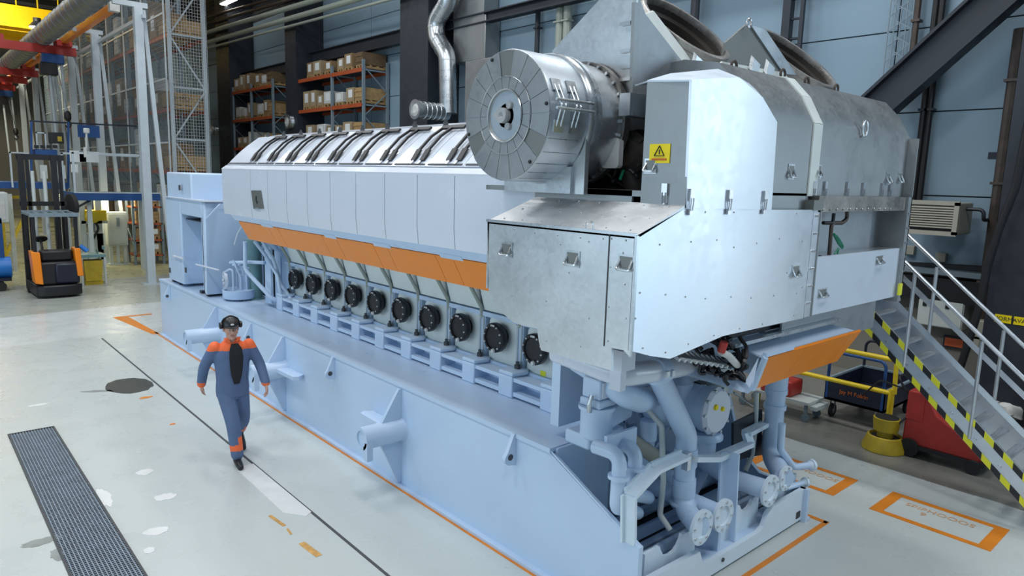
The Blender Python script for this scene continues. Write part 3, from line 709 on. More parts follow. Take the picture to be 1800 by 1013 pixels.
# upper box: front sheet, left sheet, cap
U_ = [PY(*q, YB) for q in ((1205, 366), (1215, 140), (1298, 136), (1340, 172), (1365, 215), (1355, 369))]
B().xz([(p.x, p.z) for p in U_], YB-.006, YB+.014).build('cowl_front_sheet', 'galvf', EN)
ul = U_[0].x
yl = PX(1133, 250, ul).y
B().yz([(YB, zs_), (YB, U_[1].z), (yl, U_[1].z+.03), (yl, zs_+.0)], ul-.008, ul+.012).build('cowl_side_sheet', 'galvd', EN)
zc = U_[2].z
cA, cB, cC = V((U_[1].x, YB-.006, U_[1].z)), V((U_[2].x, YB-.006, U_[2].z)), V((U_[3].x, YB-.006, U_[3].z))
cP = PY(1262, 121, YB+.28); cE = PY(1178, 129, yl-.06); cD = V((ul-.008, yl, U_[1].z+.03)); cQ = PY(1322, 150, YB+.28)
for tri in ((cA, cB, cP), (cA, cP, cE), (cA, cE, cD), (cB, cC, cQ), (cB, cQ, cP)):
    B().slab(tri, (0, .004, -.012)).build('cowl_cap_sheet', 'wingwhite', EN)
B().slab((cP, cE, cE+V((0, .3, -.05)), cP+V((0, .3, -.05))), (0, 0, -.012)).build('cowl_cap_sheet', 'zinc', EN)
# warning sign on the side sheet
wc = PX(1160, 270, ul-.01)
ws = B().cb((ul-.012, wc.y, wc.z), .006, .165, .125).build('warning_sign', 'signy', EN)
t_ = [(ul-.018, wc.y+.0, wc.z+.05), (ul-.018, wc.y-.04, wc.z-.015), (ul-.018, wc.y+.04, wc.z-.015)]
for i in range(3): pass
B().bar(t_[0], t_[1], .004, .008, (1, 0, 0)).bar(t_[1], t_[2], .004, .008, (1, 0, 0)).bar(t_[2], t_[0], .004, .008, (1, 0, 0)).box(ul-.019, ul-.016, wc.y-.004, wc.y+.004, wc.z-.005, wc.z+.025).build('warning_triangle', 'ink', ws)
B().box(ul-.019, ul-.016, wc.y-.06, wc.y+.06, wc.z-.045, wc.z-.032).build('warning_text_bar', 'inko', ws)
# grey hood to the right (extruded along x with a chamfered top)
GY = YB+.07
gx0, gx1 = U_[3].x-.05, PY(1600, 250, GY).x
gx = PY(1428, 300, GY).x
prof = [PX(*q, gx) for q in ((1425, 345), (1432, 218), (1414, 171), (1386, 139), (1351, 134))]
gp = [(p.y, p.z) for p in prof]; zl = gp[0][1]
gp = [(GY, PY(1440, 345, GY).z), (GY, gp[1][1]), (gp[2][0], gp[2][1]), (gp[3][0], gp[3][1]), (gp[3][0]+.3, gp[3][1]+.05), (gp[3][0]+.5, gp[3][1]+.03)]
zl = gp[0][1]; w00 = PY(1440, 400, YB).x
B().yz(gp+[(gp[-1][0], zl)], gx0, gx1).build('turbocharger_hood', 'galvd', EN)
st = B()
off = lambda p, d: (p[0]-d*.7, p[1]+d*.7)
sx0, sx1 = gx-.06, gx+.09
for i in range(4):
    a, b_ = gp[i], gp[i+1]
    n_ = V((0, -(b_[1]-a[1]), (b_[0]-a[0]))).normalized(); n_ = -n_ if n_.y > 0 else n_
    st.slab([(sx0, a[0], a[1]), (sx1, a[0], a[1]), (sx1, b_[0], b_[1]), (sx0, b_[0], b_[1])], n_*.012)
st.build('seam_strap', 'cream', EN)
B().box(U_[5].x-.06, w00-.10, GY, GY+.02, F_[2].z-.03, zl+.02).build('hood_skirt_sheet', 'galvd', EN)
# lip and recessed right wing
lp0 = PY(1440, 345, GY).z
w0, w1 = PY(1440, 400, YB).x, PY(1585, 480, YB).x
zb1, zb0 = PY(1500, 345, YB).z, PY(1500, 372, YB).z
B().box(w0-.05, w1+.0, YB+.0, YB+.28, zb0, zb1).build('drip_lip', 'stain', EN)
B().box(xr-.02, w0+.02, YB-.008, YB+.25, PY(1430, 370, YB).z-.0, PY(1420, 352, YB).z).build('corner_plate', 'plate', EN)
ry = YB+.22
B().box(w0-.05, w1, ry, ry+.02, 2.0, zb0+.05).build('recess_back_sheet', 'galvdd', EN)
z_t = PY(1500, 446, YB).z; z_b = PY(1271, 591, YB).z
B().box(w0+.0, w1-.09, YB+.01, YB+.04, z_b, z_t).build('wing_panel', 'wingwhite', EN)
B().box(w0, w1-.09, YB+.04, ry, z_t-.03, z_t).build('wing_ledge', 'galv', EN)
# corner flange of the front sheet and right end frame with clips
B().box(xr+.006, w0, YB, YB+.02, z_b, zb0+.05).build('corner_flange', 'galvf', EN)
B().box(w0-.01, w0+.005, YB-.01, ry, z_b, zb0).build('corner_flange', 'galvd', EN)
B().box(w1-.1, w1, YB-.02, YB+.25, z_b-.05, zb1).build('end_frame', 'galvd', EN)
B().box(w1-.02, w1+.0, YB-.02, .9, z_b-.02, gp[1][1]).build('end_sheet', 'galvd', EN)
for k in range(6):
    z = z_b+.12+k*(zb0-z_b-.15)/5
    for xx_ in (w0-.09, w0-.045): B().ball((xx_, YB-.006, z), .012, seg=6).build('screw', 'steel', EN)
    B().cb((w1-.05, YB-.026, z), .06, .012, .018).build('clip', 'steel', EN)
for k in range(12): B().ball((w0+.03+k*.13, YB-.005, zb0+.02), .011, seg=6).build('screw', 'steel', EN)
# rivets over the sheets
rv = B()
def rivet(p, r=.007): rv.ball(p, r, seg=6)
for q in ((1120, 415), (1205, 372), (1240, 373), (1290, 373), (1340, 373), (1400, 376), (1160, 430), (1215, 425), (1260, 422), (1290, 435), (1330, 428), (1370, 420), (1410, 424), (1125, 515), (1170, 518), (1205, 522), (1240, 525), (1285, 522), (1320, 524), (1360, 520), (1400, 516), (1130, 612), (1170, 620), (1210, 605), (1255, 590), (1300, 578), (1340, 570), (1395, 555), (1118, 480), (1117, 560), (1385, 300), (1383, 480), (1410, 505)):
    rivet(PY(*q, YB-.001))
for q in ((870, 398), (905, 404), (940, 410), (980, 414), (1020, 418), (1060, 420), (1100, 423), (1100, 560), (1098, 500), (1075, 420), (1073, 470), (1070, 540), (1068, 600), (900, 520), (960, 530), (1000, 480), (1035, 560), (960, 600), (1020, 610), (985, 430), (1035, 425), (1095, 445)):
    rivet(PX(*q, XB-.001))
def roofpt(u, y): return V((XB+(xk-XB)*u, y, zt+(zs_+.02-zt)*u+.002))
for u in (.12, .5, .9):
    for k in range(7): rivet(roofpt(u, YB+.1+k*.2))
rv.build('rivets', 'steel', EN)
sl = B()
for q in ((1071, 430, 1068, 610),):
    p0, p1 = PX(q[0], q[1], XB), PX(q[2], q[3], XB); sl.bar((XB-.002, p0.y, zt), (XB-.002, p0.y, p1.z), .004, .008)
sl.build('sheet_seam', 'seam', EN)
# recessed grip handles and toggle latches
def grip(c, n, r_, w=.13, h=.11):
    n = V(n); r_ = V(r_); u = V((0, 0, 1)); c = V(c)
    b = B(); b.mi = 0
    b.slab([c+r_*x+u*z for x, z in ((-w*.5, -h*.5), (w*.5, -h*.5), (w*.5, h*.5), (-w*.5, h*.5))], n*.006)
    b.mi = 1
    b.slab([c+n*.006+r_*x+u*z for x, z in ((-w*.38, -h*.3), (w*.38, -h*.3), (w*.38, h*.38), (-w*.38, h*.38))], n*.002)
    b.mi = 0
    b.tube([c+r_*(-w*.36)+u*(h*.2)+n*.0, c+r_*(-w*.40)+u*(-h*.36)+n*.035, c+r_*(w*.40)+u*(-h*.36)+n*.035, c+r_*(w*.36)+u*(h*.2)], .009, 8, .012)
    b.build('grip_handle', ['zinc', 'plate'], EN)
def latch(c, n, r_):
    n = V(n); r_ = V(r_); u = V((0, 0, 1)); c = V(c)
    b = B()
    b.slab([c+r_*x+u*z for x, z in ((-.022, .03), (.022, .03), (.022, .11), (-.022, .11))], n*.018)
    b.tube([c+r_*-.014+u*.05+n*.02, c+r_*-.012+u*-.03+n*.014, c+r_*.012+u*-.03+n*.014, c+r_*.014+u*.05+n*.02], .005, 6)
    b.slab([c+r_*x+u*z for x, z in ((-.018, -.06), (.018, -.06), (.018, -.02), (-.018, -.02))], n*.014)
    b.build('toggle_latch', 'steel', EN)
LX, RX_, LY, RY_ = (-1, 0, 0), (0, -1, 0), (0, -1, 0), (1, 0, 0)
for q in ((891, 439), (1007, 455), (1101, 463)): grip(PX(*q, XB), LX, RX_)
for q in ((1398, 477),): grip(PY(*q, YB), LY, RY_)
for q in ((1445, 515), (1545, 457)): grip(PY(*q, YB+.01), LY, RY_, .16, .08)
for q in ((1390, 302), (1438, 302), (1560, 314), (1581, 313)): grip(PY(*q, GY), LY, RY_, .10, .12)
grip(PX(1144, 292, ul-.008), LX, RX_, .1, .1)
latch(PX(1169, 352, ul-.008), LX, RX_)
for x in (1213, 1280, 1342): latch(PY(x, 362, YB-.006), LY, RY_)
for x in (1428, 1448, 1487, 1515, 1548, 1562): latch(PY(x, 342, GY), LY, RY_)
rg = PY(1516, 232, GY)
B().tube([rg+V((.05*cos(a), -.02, .07*sin(a)+.03)) for a in [k*pi/8-.6 for k in range(17)]], .010, 8).build('lifting_ring', 'steel', EN)
e = PX(1037, 398, XB); B().tube([(XB, e.y-.03, zt), (XB-.005, e.y-.03, zt+.06), (XB-.005, e.y+.03, zt+.06), (XB, e.y+.03, zt)], .007, 6, .02).build('lifting_ring', 'zinc', EN)
# recess hoses and green cord
hq = lambda x, y: PY(x, y, YB+.06)
B().tube([hq(1440, 452), hq(1457, 456), hq(1462, 392), hq(1480, 392), hq(1489, 385), hq(1489, 372)], .018, 8, .04).build('hose', 'brown', EN)
B().tube([hq(1447, 392), hq(1464, 392), hq(1466, 375)], .016, 8, .03).build('hose', 'black', EN)
for k in range(3): B().tube([hq(1468+k, 415), hq(1476+k*2, 430), hq(1482, 436+k), hq(1474, 420+k*4), hq(1466, 412)], .012, 6, .03).build('green_cord', 'green', EN)
B().tube([hq(1474, 436), hq(1467, 447), hq(1466, 457), hq(1471, 452), hq(1474, 438)], .007, 6, .02).build('green_cord', 'green', EN)
B().box(w1-.12, w1-.05, YB-.04, YB-.02, z_b+.02, z_b+.14).build('yellow_tag', 'hazy', EN)
# ------------------------------------------------------------------ intake air filter drum (axis along x)
DX = XB-.03
dc = PX(889, 203, DX); DYc, DZc = dc.y, dc.z
DR = (PX(891, 86, DX).z-PX(880, 318, DX).z)/2
DZc = (PX(891, 86, DX).z+PX(880, 318, DX).z)/2
O = V((DX, DYc, DZc)); AX = V((1, 0, 0))
def xat(px, py, Y): return PY(px, py, Y).x
x_ring = xat(1037, 205, DYc-DR); L1 = x_ring-DX-.02
x_cas = xat(1098, 205, DYc-DR*.97)
fd = B().lathe([(0, DR*.985), (.012, DR), (L1, DR), (L1, DR*.8)], O, AX, 64).build('filter_drum', 'drum', EN)
B().lathe([(L1-.0, DR*.96), (L1, DR*1.03), (L1+.02, DR*1.05), (L1+.05, DR*1.05), (L1+.05, DR*.98), (L1+.09, DR*.98), (L1+.09, DR*1.04), (L1+.13, DR*1.04), (L1+.13, DR*.9)], O, AX, 64).build('clamp_ring', 'zinc', EN)
B().lathe([(L1+.12, DR*.98), (x_cas-DX, DR*.96), (x_cas-DX, DR*.3)], O, AX, 48).build('compressor_casing', 'galv', EN)
fl_ = B().lathe([(x_cas-DX-.02, DR*1.02), (x_cas-DX+.04, DR*1.02), (x_cas-DX+.04, DR*.3)], O, AX, 48).build('casing_flange', 'stain', EN)
b = B().lathe([(x_cas-DX-.025, DR*1.0), (x_cas-DX-.018, DR*1.0), (x_cas-DX-.018, DR*.97), (x_cas-DX-.025, DR*.97)], O, AX, 48, False)
for k in range(28): a = 2*pi*k/28; b.lathe([(x_cas-DX-.045, .013), (x_cas-DX-.02, .013)], O+V((0, DR*.985*cos(a), DR*.985*sin(a))), AX, 6)
b.build('flange_bolts', 'steel', fl_)
# face: outer ring segments, inner ring, dished centre, hub
def ringseg(r0, r1, a0, a1, x, n=4):
    p = [(DYc+r0*cos(a0+(a1-a0)*k/n), DZc+r0*sin(a0+(a1-a0)*k/n)) for k in range(n+1)]+[(DYc+r1*cos(a1-(a1-a0)*k/n), DZc+r1*sin(a1-(a1-a0)*k/n)) for k in range(n+1)]
    return [(x, y, z) for y, z in p]
NS = 18
ob = B(); g_ = .006
for k in range(NS):
    a0, a1 = pi/2-pi/NS+2*pi*k/NS, pi/2-pi/NS+2*pi*(k+1)/NS
    dk = k in (0, 6, 12)
    ob.mi = 1 if dk else 0
    ob.slab(ringseg(DR*.60, DR*.985, a0+g_, a1-g_, DX-(.002 if dk else .008)), (.008, 0, 0))
ob.build('face_ring_segments', ['facesheet' if 'facesheet' in M else 'galvd', 'plate'], fd)
ib = B()
for k in range(NS):
    a0, a1 = 2*pi*k/NS, 2*pi*(k+1)/NS
    ib.slab(ringseg(DR*.40, DR*.585, a0+g_*1.4, a1-g_*1.4, DX-.010), (.010, 0, 0))
ib.build('face_ring_segments', 'facesheet' if 'facesheet' in M else 'galvd', fd)
B().lathe([(-.012, DR*.395), (-.004, DR*.38), (.03, DR*.30), (.055, DR*.16), (.06, .001)], O, AX, 40, False).lathe([(-.014, DR*.41), (-.014, DR*.385)], O, AX, 40, False).build('dished_centre', 'facesheet' if 'facesheet' in M else 'galvd', fd)
B().lathe([(-.016, DR*.41), (-.022, DR*.40), (-.016, DR*.385)], O, AX, 48, False).lathe([(-.012, DR*.60), (-.018, DR*.592), (-.012, DR*.585)], O, AX, 48, False).build('ring_bead', 'zinc', fd)
hb = B().lathe([(.055, .085), (.0, .085), (.0, .055), (-.05, .055), (-.05, .025), (-.03, .001)], O, AX, 20)
for k in range(3): a = pi/2+.6+2*pi*k/3; p = O+V((.04, .085*cos(a), .085*sin(a))); hb.bar(O+V((.04, 0, 0)), p, .05, .03, AX).lathe([(-.06, .026), (.03, .03)], p, AX, 10)
hb.build('hub', 'hubgrey', fd)
for a in (1.2, 3.0, 4.0, 6.0): B().ball(O+V((-.01, DR*.93*cos(a), DR*.93*sin(a))), .014, seg=8).build('stud', 'black', fd)
# seams on the drum and grab rail
sb = B()
for k in range(10):
    a = -pi*.5+k*pi/11; a = pi+.15+k*.22
    p = V((0, DR*1.001*cos(a), DR*1.001*sin(a))); sb.bar(O+p+V((.01, 0, 0)), O+p+V((L1-.01, 0, 0)), .004, .004)
sb.build('drum_seams', 'zinc', fd)
def drumpt(x, a, h=0): return V((DX+x, DYc+(DR+h)*cos(a), DZc+(DR+h)*sin(a)))
A1 = pi-.02-pi+pi  # toward -y
for x in (.10*L1/.5, .30*L1/.5):
    for a, s in ((pi-.42, 1), (pi+.18, -1)):
        b = B(); b.slab([drumpt(x-.045, a-.09, .0), drumpt(x+.045, a-.09, .0), drumpt(x+.045, a+.09, .0), drumpt(x-.045, a+.09, .0)], drumpt(0, a, 1)-drumpt(0, a, .985)); b.build('rail_bracket', 'zinc', fd)
        B().tube([drumpt(x-.02, a, .01), drumpt(x-.02, pi-.10, .05)], .008, 6).tube([drumpt(x+.02, a, .01), drumpt(x+.02, pi-.10, .05)], .008, 6).build('rail_stay', 'zinc', fd)
for a in (pi-.17, pi-.06): B().tube([drumpt(.0, a, .055), drumpt(L1, a, .055)], .010, 8).build('grab_rail', 'zinc', fd)
B().box(x_ring-.05, x_ring+.10, DYc-DR*.75, DYc-DR*.2, zs_+.06, DZc-DR*.75).build('filter_support', 'zinc', EN)
B().box(x_ring-.02, x_ring+.02, DYc-DR*.98, DYc+DR*.9, zs_+.06, DZc-DR*.3).build('support_bracket', 'galv', EN)
# junction box, turbocharger machinery between drum and upper box
jx = x_ring+.12
c = PY(1080, 270, DYc-DR*.8)
B().yz(rrect(0, 0, .17, .22, .03), 0, .05).build('junction_box', 'wrap', EN).matrix_parent_inverse = Matrix.Translation(-V((1.43, 5, 1.19))) @ Matrix.Translation((c.x-.05, c.y, c.z))
tb_ = B()
c = PY(1113, 270, .5)
tb_.lathe([(-.14, .10), (-.08, .17), (-.06, .17), (-.03, .13), (.05, .13), (.07, .19), (.09, .19), (.12, .12), (.22, .10)], c, (1, .15, 0), 24)
tb_.lathe([(-.2, .08), (-.02, .11), (.1, .08)], c+V((0, 0, -.12)), (0, .3, 1), 16)
for k in range(10): a = 2*pi*k/10; tb_.lathe([(-.10, .014), (-.05, .014)], c+V((0, .15*cos(a), .15*sin(a))), (1, .15, 0), 6)
tb_.build('turbocharger_casing', 'rust', EN)
tb_ = B()
random.seed(3)
for k in range(14):
    q = V((c.x+random.uniform(-.15, .3), c.y+random.uniform(-.1, .15), zs_+.12+random.uniform(0, .12))); tb_.tube([q, q+V((random.uniform(-.12, .12), random.uniform(-.1, .1), random.uniform(-.05, .1))), q+V((random.uniform(-.15, .15), .1, .08))], .014, 6, .03)
tb_.build('turbocharger_pipework', 'black', EN)
B().tube([c+V((-.2, -.05, -.2)), c+V((-.1, 0, -.12)), c+V((-.05, .0, -.22))], .012, 6, .03).build('green_cord', 'green', EN)
c = PY(1123, 180, .3); B().box(c.x-.10, c.x+.30, .3, .4, c.z-.10, c.z+.06).build('sensor_box', 'zinc', EN)
# ------------------------------------------------------------------ exhaust transition pieces with round outlets
def basis(N):
    N = V(N).normalized(); e1 = N.cross(V((.3, 1, .2))).normalized(); return N, e1, N.cross(e1)
def outlet(ctr, N, r, nm='exhaust_outlet_ring'):
    N, e1, e2 = basis(N); ctr = V(ctr)
    o = B().lathe([(-.30, r*1.0), (-.12, r*1.0), (-.12, r*1.08), (-.05, r*1.08), (-.05, r*1.05), (0, r*1.05), (.004, r*1.02), (.0, r*.95), (-.05, r*.94), (-.16, r*1.0)], ctr, N, 48, False).build(nm, 'ringsteel', EN)
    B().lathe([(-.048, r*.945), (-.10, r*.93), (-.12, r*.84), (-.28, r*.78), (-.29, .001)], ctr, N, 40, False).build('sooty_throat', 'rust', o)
    return [ctr+N*-.29+(e1*cos(2*pi*k/24)+e2*sin(2*pi*k/24))*r*.98 for k in range(24)]
YC = .75
N1 = (.0, -.66, .75)
c1 = PY(1207, 47, YC); c2 = PY(1402, 101, YC)
r1, r2 = .435, .485
def loft_to_rect(circ, rect, name, m):
    "sheet-metal transition from a circle of points down to a rectangle"
    b = B(); n = len(circ); bm = b.bm
    cv = [bm.verts.new(p) for p in circ]; rc_ = [bm.verts.new(p) for p in rect]
    near = [min(range(4), key=lambda j: (V(rect[j])-circ[k]).length) for k in range(n)]
    for k in range(n):
        k2 = (k+1) % n
        b._f([cv[k], cv[k2], rc_[near[k2]]], False)
        if near[k] != near[k2]: b._f([cv[k], rc_[near[k2]], rc_[near[k]]], False)
    return b.build(name, m, EN, sharp=20)
ci1 = outlet(c1, N1, r1); ci2 = outlet(c2, N1, r2)
zb_ = 4.0
def body(ci, c, r, w0_, w1_, y0, y1):
    rect = [(c.x-w0_, y0, zb_), (c.x+w1_, y0, zb_), (c.x+w1_, y1, zb_), (c.x-w0_, y1, zb_)]
    loft_to_rect(ci, rect, 'exhaust_transition', 'coneside' if 'coneside' in M else 'galvd')
# left cone: flat left and front sheets with a flanged corner seam
sxp = PY(1114, 100, .42)
sx_, sy_ = sxp.x, .42
lft = [PX(*q, sx_) for q in ((971, 89), (1053, 0), (1098, -46), (1120, -20), (1113, 165), (1110, 200), (962, 200))]
B().slab(lft, (.02, 0, 0)).build('exhaust_side_sheet', 'conesheet' if 'conesheet' in M else 'galv', EN)
rgt = [PY(*q, sy_) for q in ((1122, -10), (1135, 25), (1214, 127), (1225, 170), (1113, 200))]
B().slab(rgt, (0, .02, 0)).build('exhaust_front_sheet', 'galvdd', EN)
B().bar(PY(1118, 5, sy_-.01), PY(1113, 168, sy_-.01), .06, .03, (0, 1, 0)).build('corner_seam', 'galvd', EN)
for y_ in (42, 90, 118, 140): latch_c = PX(1103, y_, sx_-.004); B().cb((sx_-.02, latch_c.y, latch_c.z), .03, .10, .025).build('clip', 'steel', EN)
body(ci1, c1, r1, c1.x-sx_-.03, .42, sy_+.02, 1.5)
p = PY(1180, 100, sy_); 
B().slab([PY(1135, 25, sy_), PY(1214, 127, sy_), PY(1228, 122, sy_+.1), PY(1150, 20, sy_+.1)], (0, .02, .01)).build('exhaust_flange_sheet', 'creamsheet' if 'creamsheet' in M else 'cream', EN)
# right cone
rp = [PY(*q, .55) for q in ((1275, 75), (1312, 43), (1325, 48), (1376, 128), (1268, 112))]
B().slab(rp, (0, .02, 0)).build('exhaust_front_sheet', 'darksheet' if 'darksheet' in M else 'plate', EN)
rp = [PY(*q, .53) for q in ((1320, 44), (1346, 52), (1400, 132), (1378, 130))]
B().slab(rp, (0, .03, 0)).build('exhaust_flange_sheet', 'zinc', EN)
body(ci2, c2, r2, .55, .45, .57, 1.5)
rr_ = PY(1317, 45, .5); B().tube([rr_+V((.035*cos(k*pi/6), 0, .035*sin(k*pi/6)+.02)) for k in range(13)], .012, 8).build('lifting_ring', 'steel', EN)
# pale deck between the cones with rings and brackets
dk = [PY(*q, .30) for q in ((1270, 108), (1380, 128), (1392, 150), (1300, 128), (1262, 121))]
B().slab(dk, (0, .02, 0)).build('deck_sheet', 'cream', EN)
for q in ((1290, 118), (1376, 132), (1418, 146), (1470, 158)):
    p = PY(*q, .25); B().tube([p+V((.04*cos(k*pi/6-.4), 0, .04*sin(k*pi/6-.4)+.01)) for k in range(9)], .012, 8).build('lifting_ring', 'brown', EN)
for q in ((1328, 116), (1354, 122), (1228, 112)):
    p = PY(*q, .27); B().slab([p+V((-.06, 0, -.05)), p+V((.05, 0, -.07)), p+V((.08, 0, .02)), p+V((-.03, 0, .06))], (0, .03, .03)).build('bracket_plate', 'zinc', EN)
B().box(gx0, gx1, GY+.2, 1.7, zs_+.1, 4.05).build('turbine_housing', 'galvd', EN)
# ------------------------------------------------------------------ orange front skirt and cable trough under the front sheet
SY = -.34
s0, s1 = PY(1347, 627, SY), PY(1514, 585, SY); s2, s3 = PY(1322, 688, SY+.13), PY(1492, 626, SY+.13)
zT, zB = (s0.z+s1.z)/2, (s2.z+s3.z)/2
xa, xb = s0.x, s1.x
yT, yB = SY, SY+.13
xm = xa+(xb-xa)*.38; xn = xa+(xb-xa)*.86
xa2 = PY(1325, 684, yB).x
for a, b_, a2, b2 in ((xa, xm, xa2, xm-.1), (xm+.004, xn, xm-.096, xn-.07), (xn+.004, xb, xn-.066, xb-.16)):
    B().slab([(a, yT, zT), (b_, yT, zT), (b2, yB, zB), (a2, yB, zB)], (0, .02, .012)).build('orange_skirt_panel', 'orange', EN)
B().slab([(xa-.03, yT-.01, zT+.0), (xa+.02, yT-.01, zT), (xa2+.02, yB-.01, zB-.01), (xa2-.03, yB-.01, zB-.01)], (-.0, .03, .02)).build('skirt_end_strip', 'paint', EN)
B().slab([(xa, yT-.005, zT+.01), (xa+.45, yT-.005, zT+.01), (xa+.45, yT+.03, zT+.015), (xa, yT+.03, zT+.015)], (0, 0, .03)).build('skirt_hinge_rail', 'paint', EN)
B().slab([(xa-.02, yT+.03, zT), (xb-.1, yT+.03, zT), (xb-.25, yT+.35, zT+.06), (xa+.0, yT+.35, zT+.06)], (0, 0, .015)).build('trough_cover', 'paint', EN)
B().slab([(xa-.03, yT+.05, zT), (xa2-.03, yB, zB), (xa2-.06, yB+.02, zB-.03), (xa-.38, yT+.62, zB+.12), (xa-.33, yT+.66, zB+.17), (xa2-.01, yB+.08, zB+.04)], (.03, 0, 0)).build('trough_end_frame', 'paint', EN)
B().box(xa+.22, xb-.28, SY+.17, SY+.62, zB+.08, zT-.01).box(xa+.6, xa+.7, SY+.4, SY+.6, zT, zT+.4).box(xb-.5, xb-.4, SY+.4, SY+.6, zT, zT+.4).build('cable_trough', 'paint', EN)
for i in range(3):
    yy_ = SY+.16+i*.13; B().box(xa-.2+i*.12, xb-.1, yy_, yy_+.05, zT+.08+.03*i, zT+.11+.03*i).build('cable_rail', ('zinc', 'black', 'zinc')[i], EN)
random.seed(11)
cbm = B()
for k in range(34):
    p = V((xa-.02+random.uniform(-.25, .05), yT+random.uniform(.12, .5), zB+random.uniform(.1, .42)))
    q = [p+V((random.uniform(-.1, .1), random.uniform(-.1, .1), random.uniform(-.1, .1))) for _ in range(3)]
    cbm.tube([p]+q, .016, 6, .04)
cbm.build('cable_bundle', 'black', EN)
rc0 = PY(1273, 606, SY+.05)
B().tube([rc0+V((0, 0, .02)), rc0+V((0, .02, -.06))], .03, 10).build('red_connector', 'red', EN)
B().tube([rc0+V((0, .02, -.06)), PY(1280, 625, SY+.1), PY(1296, 642, SY+.15)], .028, 10, .1).build('pale_cable', 'wrap', EN)
tr = B(); t0, t1 = PY(1195, 633, -.2), PY(1295, 648, -.1)
tr.slab([t0, t1, t1+V((.02, .1, .01)), t0+V((.02, .1, .01))], (0, 0, .02))
for k in range(12): p = t0.lerp(t1, k/11); tr.bar(p, p+V((.02, .12, .05)), .02, .03)
tr.build('perforated_tray', 'galv', EN)
# ================================================================== PIPEWORK AT THE OPEN END (parts of the engine)
def Q(*pts): return [PY(x, y, Y) for x, y, Y in pts]
def flange(c, n, r, parent, hole=.6, nb=8):
    f = B().lathe([(0, r), (.03, r), (.03, r*hole), (.012, r*hole*.97), (.012, .001)], c, n, 32).lathe([(0, r*.8), (-.03, r*.62)], c, n, 24).build('pipe_flange', 'paint_lit' if 'paint_lit' in M else 'paint', parent)
    n = V(n).normalized(); N, e1, e2 = basis(n); b = B()
    for k in range(nb): a = 2*pi*k/nb; p = V(c)+n*.03+(e1*cos(a)+e2*sin(a))*r*.8; b.lathe([(0, .014), (.012, .012)], p, n, 6)
    b.build('flange_bolts', 'steel', f)
def pipe(pts, r, bend, name='pipe', m='paint', seg=18): return B().tube(pts, r, seg, bend).build(name, m, EN)
def collar(a, b_, r, m='paint'): return B().tube([a, b_], r, 20).build('pipe_clamp', m, EN)
FY = .03
fc = [PY(1230, 926, FY), PY(1268, 905, FY), PY(1351, 862, FY), PY(1378, 840, FY)]
# large pipe dropping diagonally, then down to the first flange
A = Q((1150, 645, .32), (1207, 765, .32), (1199, 905, .32))
pA = [A[0], A[1], V((A[2].x, .32, fc[0].z)), V((fc[0].x, FY, fc[0].z))]
pipe(pA, .093, .16)
d = (pA[2]-pA[1]).normalized()
for t, dr in ((.12, .012), (.40, .012), (.62, .03)): p = pA[1]+d*t; collar(p, p+d*(.16 if dr < .02 else .02), .093+dr)
cl = pA[1]+d*.10; B().box(cl.x-.14, cl.x-.09, cl.y-.12, cl.y-.06, cl.z-.16, cl.z).build('clamp_screw', 'zinc', EN)
flange(fc[0], (0, -1, 0), .155, EN)
pipe([V((fc[1].x, .9, fc[1].z)), V((fc[1].x, FY, fc[1].z))], .085, 0); flange(fc[1], (0, -1, 0), .15, EN)
pipe([V((fc[1].x-.02, .9, fc[1].z)), V((fc[1].x-.02, 1.0, fc[1].z+.5)), V((fc[1].x-.1, 1.0, 1.3))], .085, .15)
# right-hand upright pipe
Bp = Q((1368, 650, .40), (1352, 850, .40))
pipe([Bp[0], V((Bp[0].x-.0, .40, fc[3].z)), V((fc[3].x, FY, fc[3].z))], .098, .15)
for z in (1.15, 1.32): collar(V((Bp[0].x, .40, z)), V((Bp[0].x, .40, z+.05)), .115)
collar(V((Bp[0].x, .40, 1.34)), V((Bp[0].x, .40, 1.55)), .11)
B().cb((Bp[0].x+.02, .38, 1.72), .30, .24, .22).build('thermostat_housing', 'paint', EN, bevel=.03)
B().lathe([(0, .06), (.05, .06), (.05, .03), (.10, .03)], (Bp[0].x+.17, .36, 1.74), (1, 0, 0), 12).build('plug', 'paint', EN)
B().xz([(Bp[0].x-.35, 1.58), (Bp[0].x+.12, 1.58), (Bp[0].x+.12, 1.62), (Bp[0].x-.35, 1.66)], .25, .5).build('bracket', 'paint', EN)
flange(fc[3], (0, -1, 0), .125, EN)
C_ = Q((1265, 815, .55))
pipe([V((C_[0].x-.25, .8, fc[2].z+.30)), V((C_[0].x-.1, .6, fc[2].z+.1)), V((fc[2].x-.05, .35, fc[2].z)), V((fc[2].x, FY, fc[2].z))], .095, .2)
flange(fc[2], (0, -1, 0), .155, EN)
# pump with bolted end cover, facing the open end
pc = PY(1259, 723, .42); pr_ = .225
pm = B().lathe([(0, pr_*.9), (.02, pr_*1.0), (.10, pr_*1.0), (.10, pr_*.93), (.75, pr_*.93), (.8, pr_*.7), (.95, pr_*.7)], pc, (0, 1, 0), 36).build('pump_body', 'paintd' if 'paintd' in M else 'paint', EN)
ec = B().lathe([(-.03, pr_*.9), (.0, pr_*1.06), (.02, pr_*1.06), (.02, .1)], pc, (0, 1, 0), 12).build('pump_end_cover', 'white', pm)
b = B()
for k in range(10): a = 2*pi*k/10; b.lathe([(-.03, .016), (.0, .018)], pc+V((pr_*.97*cos(a), -.0, pr_*.97*sin(a))), (0, 1, 0), 6)
b.build('cover_bolts', 'zinc', ec)
B().lathe([(-.05, .025), (-.03, .03)], pc+V((-.07, 0, .06)), (0, 1, 0), 10).lathe([(-.05, .02), (-.03, .025)], pc+V((.05, 0, .02)), (0, 1, 0), 10).build('plugs', 'signy', ec)
